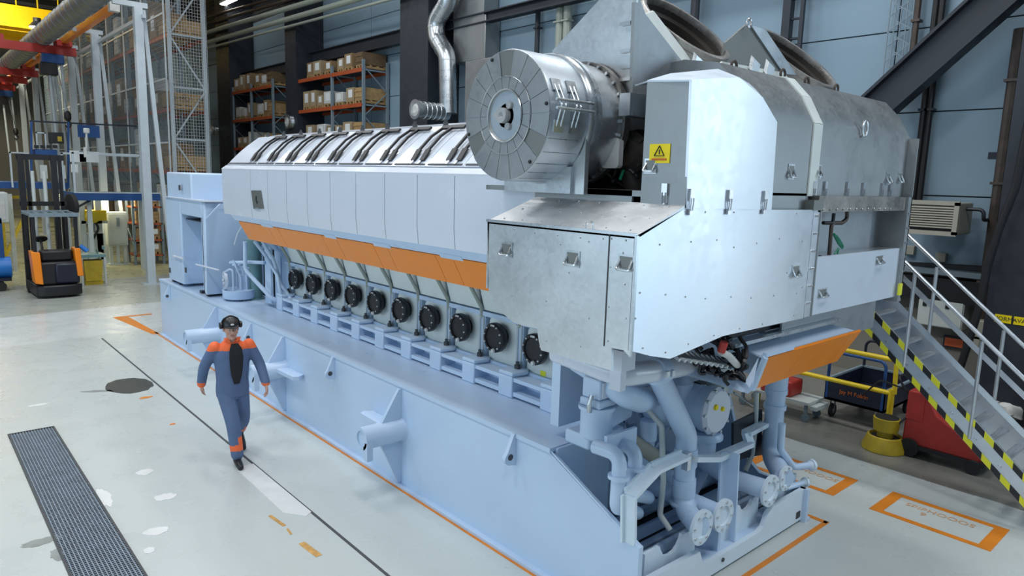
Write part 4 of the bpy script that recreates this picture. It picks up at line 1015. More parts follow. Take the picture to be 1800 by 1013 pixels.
for x, y_ in ((-.08, .25), (.07, .2), (0, .45)): B().box(pc.x+x-.05, pc.x+x+.05, pc.y+y_, pc.y+y_+.08, pc.z+pr_*.86, pc.z+pr_*.97).build('lifting_pocket', 'black', pm)
B().lathe([(0, .16), (.03, .18), (.06, .18), (.06, .12), (.2, .12)], pc+V((-.02, .1, -.22)), (0, 0, -1), 20).build('pump_outlet', 'paint', pm)
B().tube([pc+V((-.1, .1, -.42)), pc+V((.0, .12, -.46)), pc+V((.12, .1, -.42))], .05, 10, .05).build('valve', 'rackgrey', EN)
# upper cross pipes under the front sheet
U = Q((1068, 612, .35), (1090, 660, .12), (1155, 652, .15), (1235, 636, .3), (1290, 640, .8))
pipe([V((U[1].x-.02, .75, U[1].z+.05)), U[1], U[2], U[3], U[3]+V((.25, .3, -.02))], .088, .14, m='white')
dd = (U[3]-U[2]).normalized(); collar(U[2]-dd*.06, U[2]+dd*.10, .105, 'paint')
for s in (-.03, .06): B().cb(U[2]+dd*s+V((0, -.11, .0)), .035, .03, .05).build('clamp_screw', 'zinc', EN)
p = PY(1097, 640, .02); B().box(p.x-.05, p.x+.10, .0, .10, p.z-.05, p.z+.10).build('bracket', 'white', EN); B().box(p.x-.03, p.x+.03, .02, .12, p.z-.2, p.z).build('bracket', 'white', EN)
E2 = Q((1060, 655, .75), (1085, 690, .45), (1125, 705, .45), (1165, 690, .8))
pipe(E2, .10, .16)
E3 = Q((1010, 640, .9), (1045, 662, .7), (1075, 660, .7)); pipe(E3, .06, .1)
pipe(Q((1130, 660, .7), (1150, 720, .8), (1175, 735, .9)), .12, .15)
B().lathe([(0, .10), (.35, .10), (.35, .12), (.4, .12)], PY(1262, 640, .6)+V((0, 0, -.42)), (0, 0, 1), 18).build('oil_filter', 'cab', EN)
B().lathe([(0, .08), (.3, .08), (.32, .10), (.42, .10)], PY(1252, 655, .75)+V((.2, 0, -.3)), (0, 0, 1), 18).build('oil_filter', 'cab', EN)
B().lathe([(0, .12), (.2, .12), (.22, .10), (.3, .0)], PY(1195, 690, .75)+V((0, 0, -.1)), (0, 0, 1), 18).build('dome_cover', 'paint', EN)
# filter pot with square cap at the near corner
f0 = PY(1047, 765, .66); fx_, fy_ = f0.x, .66
zf0, zf1 = PY(1047, 768, .66).z, PY(1047, 712, .66).z
B().lathe([(0, .11), (.02, .135), (zf1-zf0-.03, .135), (zf1-zf0-.03, .155), (zf1-zf0, .155), (zf1-zf0, .1)], (fx_, fy_, zf0), (0, 0, 1), 28).build('filter_pot', 'paint', EN)
fcp = B().box(fx_-.11, fx_+.10, fy_-.12, fy_+.10, zf1, zf1+.07).box(fx_-.095, fx_+.085, fy_-.105, fy_+.09, zf1+.07, zf1+.24).build('filter_cap', 'paint', EN, bevel=.015)
B().box(fx_-.07, fx_+.06, fy_-.115, fy_-.105, zf1+.09, zf1+.22).build('cap_plate', 'white', fcp)
B().tube([V((fx_-.15, fy_-.05, zf1-.02)), V((fx_-.17, fy_-.06, zf1+.05)), V((fx_-.14, fy_-.06, zf1+.12))], .02, 8).build('valve', 'zinc', EN)
B().slab([(fx_+.08, fy_-.08, zf0+.06), (fx_+.42, fy_-.05, zf0+.10), (fx_+.42, fy_-.05, zf1-.02), (fx_+.30, fy_-.06, zf1+.03), (fx_+.08, fy_-.08, zf1-.06)], (0, .18, 0)).build('pump_casing', 'paint', EN, bevel=.02)
B().box(fx_-.06, fx_+.40, fy_+.02, fy_+.3, zf0-.12, zf0).build('mounting_block', 'paint', EN, bevel=.02)
B().box(.05, .75, .95, 1.28, .1, 1.18).build('bracket_box', 'paint', EN)
# paired S-pipes
g = Q((1078, 775, .38), (1108, 765, .42))
B().slab([g[0]+V((-.10, -.02, -.11)), g[1]+V((.06, -.02, -.11)), g[1]+V((.06, -.02, .06)), g[0]+V((-.10, -.02, .06))], (0, .03, 0)).build('flange_plate', 'paint', EN)
for a, b_, c_, e_ in (((1072, 788, .40), (1090, 800, .22), (1084, 892, .22), (1120, 902, .45)), ((1100, 778, .44), (1118, 790, .26), (1112, 868, .26), (1140, 875, .5))):
    k = Q(a, b_, c_, e_); k[0] = V((k[1].x-.02, .46, k[1].z+.0)); pipe([k[0], k[1], k[2], k[3]], .058, .09)
    m_ = k[1].lerp(k[2], .38); dv = (k[2]-k[1]).normalized(); collar(m_, m_+dv*.025, .085)
# support frame of flat bars
fr_ = Q((1107, 955, .10), (1108, 872, .10), (1152, 826, .16), (1205, 802, .2))
for i in range(3): B().bar(fr_[i], fr_[i+1], .03, .11, (0, 1, 0)).bar(fr_[i]+V((0, .05, 0)), fr_[i+1]+V((0, .05, 0)), .09, .02, (0, 1, 0)).build('support_frame', 'paint_lit' if 'paint_lit' in M else 'paint', EN)
fr_ = Q((1218, 806, .2), (1258, 806, .25), (1318, 780, .3), (1312, 762, .35), (1345, 745, .45))
for i in range(4): B().bar(fr_[i], fr_[i+1], .10, .045).build('support_frame', 'paint_lit' if 'paint_lit' in M else 'paint', EN)
u0 = PY(1272, 795, .26); B().bar((u0.x, .26, u0.z), (u0.x-.02, .22, .17), .11, .02, (0, 1, 0)).bar((u0.x+.055, .2, u0.z), (u0.x+.035, .16, .17), .02, .14, (0, 1, 0)).build('support_post', 'paint', EN)
# thin pipes
for pts, r, m_ in ((((1112, 690, .7), (1163, 748, .45), (1166, 845, .4), (1160, 905, .4), (1178, 932, .3)), .026, 'cab'), (((1330, 690, .5), (1328, 745, .5), (1322, 800, .5), (1310, 828, .5)), .026, 'cab'),
                   (((1060, 760, .9), (1110, 775, .8), (1165, 812, .6), (1200, 815, .6)), .07, 'beige'), (((1375, 745, .2), (1372, 790, .2), (1395, 822, .15), (1424, 818, .05)), .036, 'paint'),
                   (((1175, 800, .7), (1178, 870, .7), (1210, 905, .6)), .07, 'paint'), (((1290, 690, .6), (1345, 728, .6)), .012, 'zinc'), (((1240, 820, .7), (1215, 870, .7), (1190, 880, .7)), .06, 'paint')):
    pipe(Q(*pts), r, r*2.2, m=m_, seg=12)
pe = PY(1425, 818, .05); flange(pe, (1, -.3, 0), .062, EN, .5, 6)
pe = PY(1414, 848, .10); B().tube([pe+V((-.3, .05, 0)), pe], .03, 10).build('pipe', 'paint', EN); flange(pe, (1, -.3, 0), .05, EN, .5, 6)
bf = PY(1138, 775, .75)
B().lathe([(-.25, .06), (.0, .07), (.02, .085), (.08, .085), (.12, .08), (.2, .08)], bf, (0, 0, 1), 16).build('oil_filter', 'paint', EN)
B().bar(PY(1185, 730, .8), PY(1120, 830, .8), .06, .03).build('support_frame', 'paint', EN)
B().slab([PY(1290, 745, .5), PY(1340, 720, .5), PY(1340, 800, .5), PY(1290, 810, .5)], (0, .03, 0)).build('guard_plate', 'dark', EN)
B().box(.2, W_-.2, 1.1, 1.2, 1.3, 2.3).build('pump_cover', 'paint', EN)
for k in range(3): B().box(.1, W_-.1, .45+k*.28, .5+k*.28, .12, .2).build('cross_bar', 'paint', EN)
# ================================================================== GENERATOR END BLOCK
GN = thing('generator_housing', 'pale blue-white boxy generator housing on the far end of the base frame', 'generator', (1.43, 11, 1.19))
gx0_, gx1_ = .06, 2.8
zL = 2.90
B().box(gx0_+.04, gx1_-.04, 10.65, 12.15, 2.6, 3.40).build('top_housing', 'paint', GN, bevel=.03)
# lower body with a tall recess on the long side
y0, y1 = 9.85, 12.15
ry0, ry1 = PX(355, 400, gx0_).y, PX(318, 400, gx0_).y
rz0, rz1 = PX(335, 495, gx0_).z, PX(335, 380, gx0_).z
B().box(gx0_, gx1_, ry1, y1, 1.24, zL).build('body', 'paint', GN, bevel=.03)
B().box(gx0_, gx1_, y0, ry0, 1.24, zL).build('body', 'paint', GN, bevel=.03)
B().box(gx0_, gx1_, ry0, ry1, rz1, zL).build('body', 'paint', GN, bevel=.02)
B().box(gx0_+.45, gx1_, ry0, ry1, 1.3, rz1).build('recess_panel', 'paint', GN)
B().slab([(gx0_, ry0, 1.3), (gx0_+.45, ry1-.2, 1.3), (gx0_+.45, ry1-.2, rz1), (gx0_, ry0, rz1)], (0, .03, 0)).build('recess_panel', 'paint', GN)
B().slab([(gx0_+.1, ry1, rz1-.1), (gx0_+.42, ry1, rz1-.1), (gx0_+.42, ry0, rz1-.1), (gx0_+.1, ry0, rz1-.1)], (0, 0, .02)).build('louvre', 'dark', GN)
B().tube([PX(305, 450, gx0_-.03), PX(322, 455, gx0_-.03)], .02, 8).build('pipe', 'white', GN)
B().tube([PX(345, 465, gx0_-.03), PX(385, 475, gx0_-.03)], .015, 8).build('pipe', 'white', GN)
B().box(gx0_-.03, gx0_+.2, y0-.05, y1, zL, zL+.02).box(gx0_-.02, gx1_, y0-.08, y0+.1, zL, zL+.03).build('roof_edge', 'white', GN)
B().slab([(gx0_, y0, 1.24), (gx0_+.02, y0-.02, 2.6), (gx0_+.2, y0-.25, 2.88), (gx1_-.2, y0-.25, 2.88), (gx1_, y0, 2.6), (gx1_, y0, 1.24)], (0, .06, 0)).build('end_sheet', 'paint', GN)
for y_ in (9.95, 10.3, 11.6, 12.0): B().box(gx0_+.05, gx0_+.35, y_, y_+.12, 1.19, 1.24).box(gx1_-.35, gx1_-.05, y_, y_+.12, 1.19, 1.24).build('levelling_foot', 'dark', GN)
for q in ((316, 330), (327, 475), (299, 475)): p = PX(*q, gx0_); B().box(gx0_-.01, gx0_, p.y-.05, p.y+.05, p.z-.05, p.z+.05).build('inspection_plug', 'seam', GN)
# small pump skid in front of the housing
PS = thing('pump_skid', 'small pale pump and motor cluster on the base frame before the generator housing', 'pump', (.46, 9.38, 1.19))
B().lathe([(0, .26), (.03, .28), (.16, .28), (.16, .24)], (.46, 9.38, 1.22), (0, 0, 1), 24).build('tray', 'paint', PS)
for a in (0.3, 2.4, 4.5): B().cyl((.46+.2*cos(a), 9.38+.2*sin(a), 1.19), (.46+.2*cos(a), 9.38+.2*sin(a), 1.23), .03).build('foot', 'dark', PS)
B().lathe([(0, .11), (.26, .11), (.28, .08), (.34, .08), (.34, .12), (.38, .12), (.40, .05)], (.56, 9.36, 1.38), (0, 0, 1), 20).build('motor', 'paint', PS)
c = V((.24, 9.36, 0)); w_ = B().lathe([(0, .16), (.05, .16), (.05, .12), (.0, .12)], (c.x-.0, c.y, 1.55), (-1, .2, 0), 20)
for k in range(4): a = pi*k/4; w_.bar((c.x-.02, c.y-.13*cos(a), 1.55-.13*sin(a)), (c.x-.02, c.y+.13*cos(a), 1.55+.13*sin(a)), .03)
w_.build('handwheel', 'white', PS)
random.seed(5)
for k in range(7):
    p = V((.42+random.uniform(-.15, .15), 9.38+random.uniform(-.15, .15), 1.38)); B().tube([p, p+V((0, 0, .15+random.random()*.3)), p+V((random.uniform(-.2, .2), .1, .25+random.random()*.3))], .02, 8, .05).build('pipe', 'paint', PS)
# ================================================================== WALL PALLET RACKS
def load_box(kind, w, d, h):
    "one carton, crate or wrapped load standing on a pallet; base at the origin, label towards -x"
    t = thing({'c': 'cardboard_box', 'k': 'cardboard_box', 'w': 'wrapped_load', 't': 'timber_crate', 'd': 'timber_crate'}[kind], '', '')
    p = B()
    for k in range(3): p.box(-d/2, d/2, -w/2+k*(w-.08)/2, -w/2+k*(w-.08)/2+.08, 0, .09)
    for k in range(4): p.box(-d/2+k*(d-.09)/3, -d/2+k*(d-.09)/3+.09, -w/2, w/2, .09, .12)
    p.build('pallet', 'wood', t)
    m_ = {'c': 'card', 'k': 'card2', 'w': 'wrap', 't': 'wood', 'd': 'dwood'}[kind]
    b = B().box(-d/2, d/2, -w/2, w/2, .121, .12+h); o = b.build('carton' if kind in 'ck' else ('load' if kind == 'w' else 'crate'), m_, t, bevel=.03 if kind == 'w' else .006)
    if kind in 'ckw': B().box(-d/2-.006, -d/2-.001, -w*.30, w*.22, .12+h*.25, .12+h*.85).build('paper_label', 'paper', o)
    if kind in 'td':
        for z in (.3, .75): B().box(-d/2-.02, -d/2-.001, -w/2, w/2, .12+h*z-.03, .12+h*z+.03).build('batten', m_, o)
    return t
KN = {'c': ('brown cardboard box', 'box'), 'k': ('pale cardboard box', 'box'), 'w': ('white wrapped load', 'load'), 't': ('pale timber crate', 'crate'), 'd': ('dark timber crate', 'crate')}
CACHE = {}
def place_box(kind, w, d, h, loc, label, group, rz=0):
    key = (kind, round(w, 2), round(d, 2), round(h, 2))
    if key in CACHE: o = dup(CACHE[key])
    else: o = CACHE[key] = load_box(*key)
    o.location = loc; o.rotation_euler = (0, 0, rz); o['label'] = label; o['category'] = KN[kind][1]; o['group'] = group
    return o
def pallet_rack(name, label, ups, zs, x0, x1, ztop, seed, levels, where):
    t = thing(name, label, 'pallet rack', (x0, (ups[0]+ups[-1])/2, 0), 'pallet racks along the wall')
    for y in ups:
        fr = B().box(x0, x0+.09, y-.045, y+.045, 0, ztop).box(x1-.09, x1, y-.045, y+.045, 0, ztop)
        z = .4; s = 1
        while z < ztop-.9: fr.bar((x0+.05 if s > 0 else x1-.05, y, z), (x1-.05 if s > 0 else x0+.05, y, z+.85), .035); z += .85; s = -s
        for zz in zs: fr.box(x0, x1, y-.02, y+.02, zz-.02, zz+.03)
        fr.build('upright_frame', 'rackgrey', t)
    for z in zs:
        for i in range(len(ups)-1):
            for x in (x0-.02, x1-.04): B().box(x, x+.06, min(ups[i], ups[i+1])+.04, max(ups[i], ups[i+1])-.04, z-.06, z+.07).build('beam', 'rackorange', t)
            B().box(x0+.04, x1-.04, min(ups[i], ups[i+1])+.06, max(ups[i], ups[i+1])-.06, z+.055, z+.072).build('deck', 'dark', t)
    rnd = random.Random(seed)
    for li, z in enumerate(zs):
        n = 0
        for i in range(len(ups)-1):
            y = ups[i]+.08; end = ups[i+1]-.08
            while y < end-.5:
                w = rnd.choice((.45, .55, .65)); 
                if y+w > end: break
                h = rnd.choice((.36, .46, .58)); k = rnd.choice('cckkwk' if where[1] == 'n' else 'wkwkc')
                if i == 0 and n == 0: k = 't' if li else 'd'; h = .42
                place_box(k, w, .95, h, (x0+.53, y+w/2, z+.073), '%s %s from right on %s shelf of the %s wall rack' % (KN[k][0], ORD[n], levels[li], where[0]), 'goods on the %s wall rack' % where[0])
                n += 1; y += w+rnd.choice((.08, .15, .3))
ra = [yy(637, 150, 8.5), yy(582, 150, 8.5), yy(523, 150, 8.5)]
za = [PX(637, 122, 8.5).z, PX(637, 184, 8.5).z]; za.append(2*za[1]-za[0])
pallet_rack('pallet_rack', 'pallet rack with orange beams on the wall between the two nearer dark columns', ra, za, 8.5, 9.55, za[0]+.35, 4, ('top', 'middle', 'lower'), ('nearer', 'n'))
rb = [yy(478, 170, 8.5), yy(440, 170, 8.5), yy(408, 170, 8.5)]
zb2 = [PX(478, 151, 8.5).z, PX(478, 206, 8.5).z]; zb2.append(2*zb2[1]-zb2[0])
pallet_rack('pallet_rack', 'pallet rack with orange beams on the wall beyond the middle dark column', rb, zb2, 8.5, 9.55, zb2[0]+.3, 9, ('top', 'middle', 'lower'), ('farther', 'f'))
# ================================================================== HIGH-BAY STORE BEHIND WIRE MESH
HB = thing('high_bay_rack', 'tall grey high-bay storage rack with mesh sides at upper left', 'storage rack', (4.2, 38, 0))
hx0, hx1, hy0 = 3.58, 4.86, 24.0
PB = 2.8; NBAY = 9; HT = 11.6
hz = (1.25, 3.42, 5.62, 8.15)
for k in range(NBAY+1):
    y = hy0+PB*k
    u = B().box(hx0, hx0+.12, y-.06, y+.06, 0, HT).box(hx1-.12, hx1, y-.06, y+.06, 0, HT)
    z = .9; s = 1
    while z < HT-1:
        u.box(hx0, hx1, y-.03, y+.03, z, z+.06); u.bar((hx0+.06 if s > 0 else hx1-.06, y, z), (hx1-.06 if s > 0 else hx0+.06, y, z+1.8), .05); z += 1.8; s = -s
    u.build('upright_frame', 'rackgrey' if k else 'post', HB)
for z in hz:
    for k in range(NBAY):
        for x in (hx0, hx1-.06): B().box(x, x+.06, hy0+PB*k+.06, hy0+PB*k+PB-.06, z-.12, z).build('beam', 'rackorange', HB)
def mesh_panel(b, o, u, v, nu, nv, r):
    o, u, v = V(o), V(u), V(v)
    for i in range(nu+1): p = o+u*i/nu; b.bar(p, p+v, r)
    for j in range(nv+1): p = o+v*j/nv; b.bar(p, p+u, r)
mp = B(); mesh_panel(mp, (hx0-.02, hy0-.09, .2), (hx1-hx0+.04, 0, 0), (0, 0, HT-.4), 14, 100, .009); mp.build('end_mesh', 'post', HB)
for k in range(NBAY):
    mp = B(); mesh_panel(mp, (hx0-.08, hy0+PB*k, 2.2), (0, PB, 0), (0, 0, HT-2.4), 22, 60, .009 if k < 4 else .011); mp.build('side_mesh', 'rackgrey', HB)
    mb = B().box(hx0-.11, hx0-.07, hy0+PB*k-.04, hy0+PB*k+.04, 2.0, HT-.2)
    for z in (2.2, 4.4, 6.6, 8.8, HT-.25): mb.box(hx0-.11, hx0-.07, hy0+PB*k, hy0+PB*k+PB, z-.03, z+.03)
    mb.build('mesh_frame', 'post', HB)
rnd = random.Random(21)
LV = ('lowest', 'second', 'third', 'top')
for k in range(NBAY):
    for li, z in enumerate(hz):
        for s in ((-.68, .68) if k < 7 else (0,)):
            kd = rnd.choice('ctwkdwc'); w = rnd.choice((.8, 1.0, 1.2)); h = rnd.choice((.6, .9, 1.2, 1.5))
            if k == 0 and s < 0: kd = 't'; w = 1.2; h = .42
            y = hy0+PB*(k+.5)+s
            place_box(kd, w, 1.1, h, (hx0+.64, y, z+.001), '%s at %s level of %s high-bay section from the engine end%s' % (KN[kd][0], LV[li], ORD[k], '' if s == 0 else (', nearer one' if s < 0 else ', farther one')), 'goods in the high-bay rack')
text('crate_lettering', 'HMO -  07', .22, 'ink', HB, (4.22, hy0-.03+.0, 5.95), (1, 0, 0), (0, 0, 1))
# ================================================================== LIGHT CRANE SYSTEM
py0 = 19.85
for k in range(6):
    y = (19.85, 25.5, 29.8, 34.4, 39, 43.6)[k]
    t = thing('crane_post', '%s pale grey post of the light crane, counted from the engine end' % ORD[k], 'post', (1.64, y, 0), 'light crane posts at left')
    B().box(1.53, 1.75, y-.12, y+.12, 0, 8.0).build('post', 'post', t)
    B().box(1.40, 1.88, y-.24, y+.24, 0, .025).build('base_plate', 'post', t)
    B().bar((1.78, y, 7.95), (2.28, y, .0), .11).build('strut', 'post', t)
    B().box(1.0, 1.9, y-.06, y+.06, 8.0, 8.14).build('cross_arm', 'post', t)
RX = 1.2
ce = PX(198, 8, RX); rl = thing('crane_rail', 'orange crane rail along the tops of the grey posts', 'crane rail', (RX, 30, 8.0))
B().box(RX-.09, RX+.09, ce.y, 46, ce.z-.18, ce.z+.02).build('rail', 'railorange' if 'railorange' in M else 'orange', rl)
B().box(RX-.13, RX+.13, ce.y-.25, ce.y, ce.z-.22, ce.z+.1).build('end_stop', 'wrap', rl)
for y in (25.5, 29.8, 34.4, 39, 43.6): B().box(RX-.03, RX+.03, y-.03, y+.03, 8.02-.0, 8.14).build('hanger', 'post', rl)
cbx = B().box(.75, 1.25-.3, 15, 47, 8.0, 8.5); 
tg = B().tube([(.55, 16.5, 8.15), (.55, 47, 8.15)], .34, 16)
for k in range(40): tg.tube([(.55, 16.8+k*.75, 8.15), (.55, 16.84+k*.75, 8.15)], .36, 16)
tag(tg.build('duct_pipe', 'galvd'), 'wide grey round duct running along above the orange crane rail', 'duct')
tag(B().box(1.70, 1.80, 19.6, 46, 7.7, 7.8).build('longitudinal_rail', 'post'), 'pale thin rail joining the tops of the crane posts', 'rail')
cbx.bm.free()
for (px, py, xe), lb, hs in (((133, 92, 1.6), 'nearest red crane bridge, with a blue hoist, at upper left', True), ((67, 130, 1.6), 'second red crane bridge, lower and farther at upper left', False), ((48, 142, 1.6), 'third red crane bridge, just below the second at upper left', False), ((26, 155, 1.6), 'farthest red crane bridge with a dark hoist at the left edge', True)):
    k_ = (PY(px, py, 1).x+4.05)/4; Y = (xe+4.05)/k_-3; z = PY(px, py, Y).z
    t = thing('crane_bridge', lb, 'crane bridge', (-3, Y, z), 'red crane bridges')
    B().box(-9, xe, Y-.11, Y+.11, z-.17, z+.13).build('bridge_beam', 'red', t)
    B().box(-9, xe-2.2, Y-.05, Y+.05, z+.13, z+.33).build('stiffener', 'red', t)
    B().box(RX-.25, RX+.25, Y-.35, Y+.35, z+.13, z+.33).build('end_carriage', 'red', t)
    if hs:
        hx = PY(92 if px == 133 else 4, 105, Y).x
        ho = thing('chain_hoist', 'blue and black hoist under the nearest red crane bridge' if px == 133 else 'dark hoist under the farthest red crane bridge', 'hoist', (hx, Y, z-.6), 'hoists on the red bridges')
        B().box(hx-.35, hx+.35, Y-.2, Y+.2, z-.52, z-.18).build('motor', 'blue', ho, bevel=.03); B().box(hx-.42, hx+.12, Y-.22, Y+.22, z-.95, z-.5).build('chain_box', 'black', ho, bevel=.03)
        for o_ in (-.12, .28): B().tube([(hx+o_, Y, z-.5), (hx+o_+.1, Y, z-3.6)], .05, 8).build('lift_tube', 'post', ho)
        B().tube([(hx+.1, Y-.1, z-.5), (hx+.35, Y-.1, z-2.2)], .02, 6).build('chain', 'zinc', ho)
        B().lathe([(0, .05), (.1, .12), (.3, .12), (.4, .04)], (hx+.35, Y-.1, z-2.2), (0, 0, -1), 12).tube([(hx+.35, Y-.1, z-2.55), (hx+.45, Y-.1, z-2.7), (hx+.35, Y-.1, z-2.85), (hx+.26, Y-.1, z-2.75)], .035, 8, .06).build('hook', 'black', ho)
# yellow overhead travelling crane far back
YC_ = thing('overhead_crane', 'big yellow overhead travelling crane girder in the top left corner', 'crane', (-3, 47, 11))
a, b_ = PY(0, 14, 46), PY(125, 24, 46); c = PY(60, 95, 46)
B().box(-14, b_.x+1, 46, 46.5, PY(60, 52, 46).z, PY(60, 14, 46).z).build('girder', 'crane', YC_)
B().box(-14, b_.x+1, 48.5, 49, PY(60, 86, 49).z, PY(60, 52, 49).z).build('girder', 'crane', YC_)
B().box(-14, b_.x+1, 46.5, 48.5, PY(60, 55, 46).z-.05, PY(60, 52, 46).z).build('walkway', 'crane', YC_)
zt_ = PY(60, 14, 46).z
for k in range(14): B().tube([(-9+k, 46.05, zt_), (-9+k, 46.05, zt_+1.0)], .04, 6).build('rail_post', 'yellow', YC_)
B().tube([(-9, 46.05, zt_+1), (4, 46.05, zt_+1)], .04, 6).build('hand_rail', 'yellow', YC_)
lc = PY(66, 48, 45.6); B().lathe([(0, .45), (.3, .2), (.5, .2)], lc, (0, 0, 1), 16).build('lamp_housing', 'dark', YC_); B().lathe([(-.02, .40), (.0, .40)], lc, (0, 0, 1), 16).build('lamp_glass', 'lamp', YC_)
# ================================================================== PLATFORM WITH BLUE DECK
PF = thing('work_platform', 'raised work platform with blue deck edge and pale guard rail behind the forklift', 'platform', (1.3, 22.6, 0))
fx0, fx1, fy0, fy1, fz = .06, 2.46, 21.6, 23.4, 2.66
B().box(fx0, fx1, fy0, fy1, fz-.02, fz).build('deck', 'teal', PF)
B().box(fx0, fx1, fy0-.04, fy0, fz-.22, fz+.02).box(fx0-.04, fx0, fy0, fy1, fz-.22, fz+.02).build('deck_edge', 'blue', PF)
B().box(fx0, fx1, fy0-.05, fy0-.04, fz-.0, fz+.04).build('deck_nosing', 'post', PF)
for x, y in ((fx0+.04, fy0), (fx1-.3, fy0), (fx0+.04, fy1), (fx1-.1, fy1)): B().box(x-.03, x+.03, y-.03, y+.03, fz-.25, fz+1.22).build('rail_post', 'post', PF)
B().box(fx0, fx1-.25, fy0-.03, fy0+.03, fz+1.17, fz+1.23).box(fx0, fx1, fy1-.03, fy1+.03, fz+1.17, fz+1.23).build('guard_rail', 'post', PF)
for x, y in ((.15, fy1), (2.3, fy1), (.5, fy0+.3)): B().box(x-.06, x+.06, y-.06, y+.06, 0, fz-.02).build('leg', 'cab', PF)
B().bar((.1, fy0+.1, 2.2), (.5, fy0+.1, 2.44), .06).build('brace', 'dark', PF)
for k, (q, w_, h_) in enumerate((((137, 275), .45, .36), ((157, 276), .55, .34), ((131, 296), .2, .26))):
    c = PY(*q, fy1-.1); tag(B().cb((c.x, fy1-.1, c.z), w_, .01, h_).build('paper_sheet', 'paper'), '%s white sheet hung at the back rail of the blue-decked platform' % ('left large', 'right large', 'small')[k], 'sheet', 'sheets at the platform rail')
lm = thing('work_lamp', 'white pole lamp standing up from the platform guard rail', 'lamp', (0.55, fy0, 3.9))
c0, c1 = PY(152, 262, fy0), PY(152, 230, fy0); B().tube([c0, c1], .03, 8).build('pole', 'wrap', lm); B().cb(c1, .16, .12, .16).build('head', 'wrap', lm, bevel=.03); B().cb(c0+V((-.05, -.05, -.1)), .08, .03, .3).build('foot', 'wrap', lm)
# second platform with workstation further left and back
P2 = thing('work_station', 'blue-framed workstation with a black screen above the forklift mast', 'workstation', (-.3, 24.6, 0))
def pf(*q): return [PY(x, y, 24.6) for x, y in q]
a, b_ = pf((0, 330), (120, 322)); B().box(-3.5, b_.x, 24.6, 26.5, b_.z-.2, b_.z).build('deck', 'blue', P2)
for x in (55, 120): p, q = pf((x, 214), (x, 330)); B().bar(q, p, .06).build('post', 'blue', P2)
p, q = pf((52, 213), (240, 222)); B().bar(p, q, .05).build('hand_rail', 'navy', P2)
p, q = pf((15, 267), (55, 330)); B().box(p.x, q.x, 24.5, 24.55, p.z-.04, p.z).box(p.x, p.x+.05, 24.5, 24.55, q.z, p.z).build('guard_rail', 'post', P2)
p, q = pf((84, 232), (112, 253)); B().box(p.x, q.x, 24.5, 24.6, q.z, p.z).build('screen', 'black', P2, bevel=.02)
p, q = pf((100, 240), (108, 249)); B().box(p.x, q.x, 24.49, 24.5, q.z, p.z).build('yellow_sticker', 'ydirty', P2)
p, q = pf((136, 219), (176, 243)); B().box(p.x, q.x, 24.6, 24.64, q.z, p.z).build('board', 'blue', P2)
p, q = pf((60, 262), (100, 280)); B().box(p.x, q.x, 24.4, 25, q.z, p.z).build('control_desk', 'blue', P2, bevel=.02)
for k in range(4): c = PY(64+k*11, 258, 24.4); B().cb(c, .12, .1, .1).build('knob', 'black', P2)
for x0, x1 in ((68, 82), (96, 114)): p, q = pf((x0, 290), (x1, 314)); B().box(p.x, q.x, 24.35, 24.5, q.z, p.z).build('grey_panel', 'cab', P2)
for x in (-3, -1.2, .2): B().box(x-.06, x+.06, 24.7, 24.82, 0, a.z-.2).build('leg', 'cab', P2)
p, q = pf((62, 232), (82, 262)); B().box(p.x, q.x, 24.55, 24.58, p.z-.04, p.z).box(p.x, p.x+.04, 24.55, 24.58, q.z, p.z).box(q.x-.04, q.x, 24.55, 24.58, q.z, p.z).build('frame', 'post', P2)
# ================================================================== REACH TRUCK (forklift)
FK = thing('forklift', 'black reach truck with orange side panels parked at left', 'forklift', (-.93, 19.2, 0))
x0, x1, y0, y1 = -1.47, -.37, 18.45, 20.1
B().xy([(x0+.05, y0+.1), (x0+.25, y0-.02), (x1-.25, y0-.02), (x1-.02, y0+.1), (x1, y1), (x0, y1)], .06, .34).build('chassis', 'black', FK, bevel=.03)
B().box(x0+.1, x1-.1, y0+.12, y1-.1, .34, .95).build('body', 'black', FK, bevel=.05)
B().box(x0+.48, x1-.06, y0+.06, y0+.3, .36, .92).build('rear_cover', 'navy', FK, bevel=.06)
B().slab([(x0+.02, y0+.02, .42), (x0+.2, y0+.0, .38), (x0+.17, y0+.02, 1.22), (x0-.02, y0+.05, 1.25)], (0, .5, 0)).build('side_panel', 'orange', FK, bevel=.02)
B().slab([(x1-.12, y0+.02, .55), (x1+.02, y0+.02, .55), (x1-.02, y0+.04, 1.3), (x1-.16, y0+.04, 1.3)], (0, .5, 0)).build('side_panel', 'orange', FK, bevel=.02)
B().box(x0+.2, x1-.16, y0+.25, y0+.6, .95, 1.25).build('seat', 'black', FK, bevel=.06)
for x, y in ((x0+.04, y0+.1), (x1-.12, y0+.1), (x0+.04, y1-.2), (x1-.12, y1-.2)): B().box(x, x+.08, y, y+.08, .9, 2.2).build('guard_post', 'black', FK)
gr = B().box(x0, x1, y0+.05, y0+.13, 2.14, 2.24).box(x0, x1, y1-.2, y1-.12, 2.14, 2.24)
for k in range(6): x = x0+k*(x1-x0-.06)/5; gr.box(x, x+.05, y0+.1, y1-.15, 2.16, 2.22)
gr.build('overhead_guard', 'rackgrey', FK)
for x in (x0+.02, x1-.32): B().box(x+.0, x+.14, y1-.05, y1+.12, .1, 3.75).box(x+.18, x+.26, y1+.0, y1+.14, .1, 3.6).build('mast_column', 'black', FK)
B().box(x0, x1, y1, y1+.1, 3.6, 3.75).box(x0, x1, y1, y1+.1, 2.35, 2.47).build('mast_crosshead', 'black', FK)
for x in (x0+.34, x0+.62): B().tube([(x, y1+.05, .4), (x, y1+.05, 3.3)], .05, 10).build('lift_cylinder', 'cab', FK)
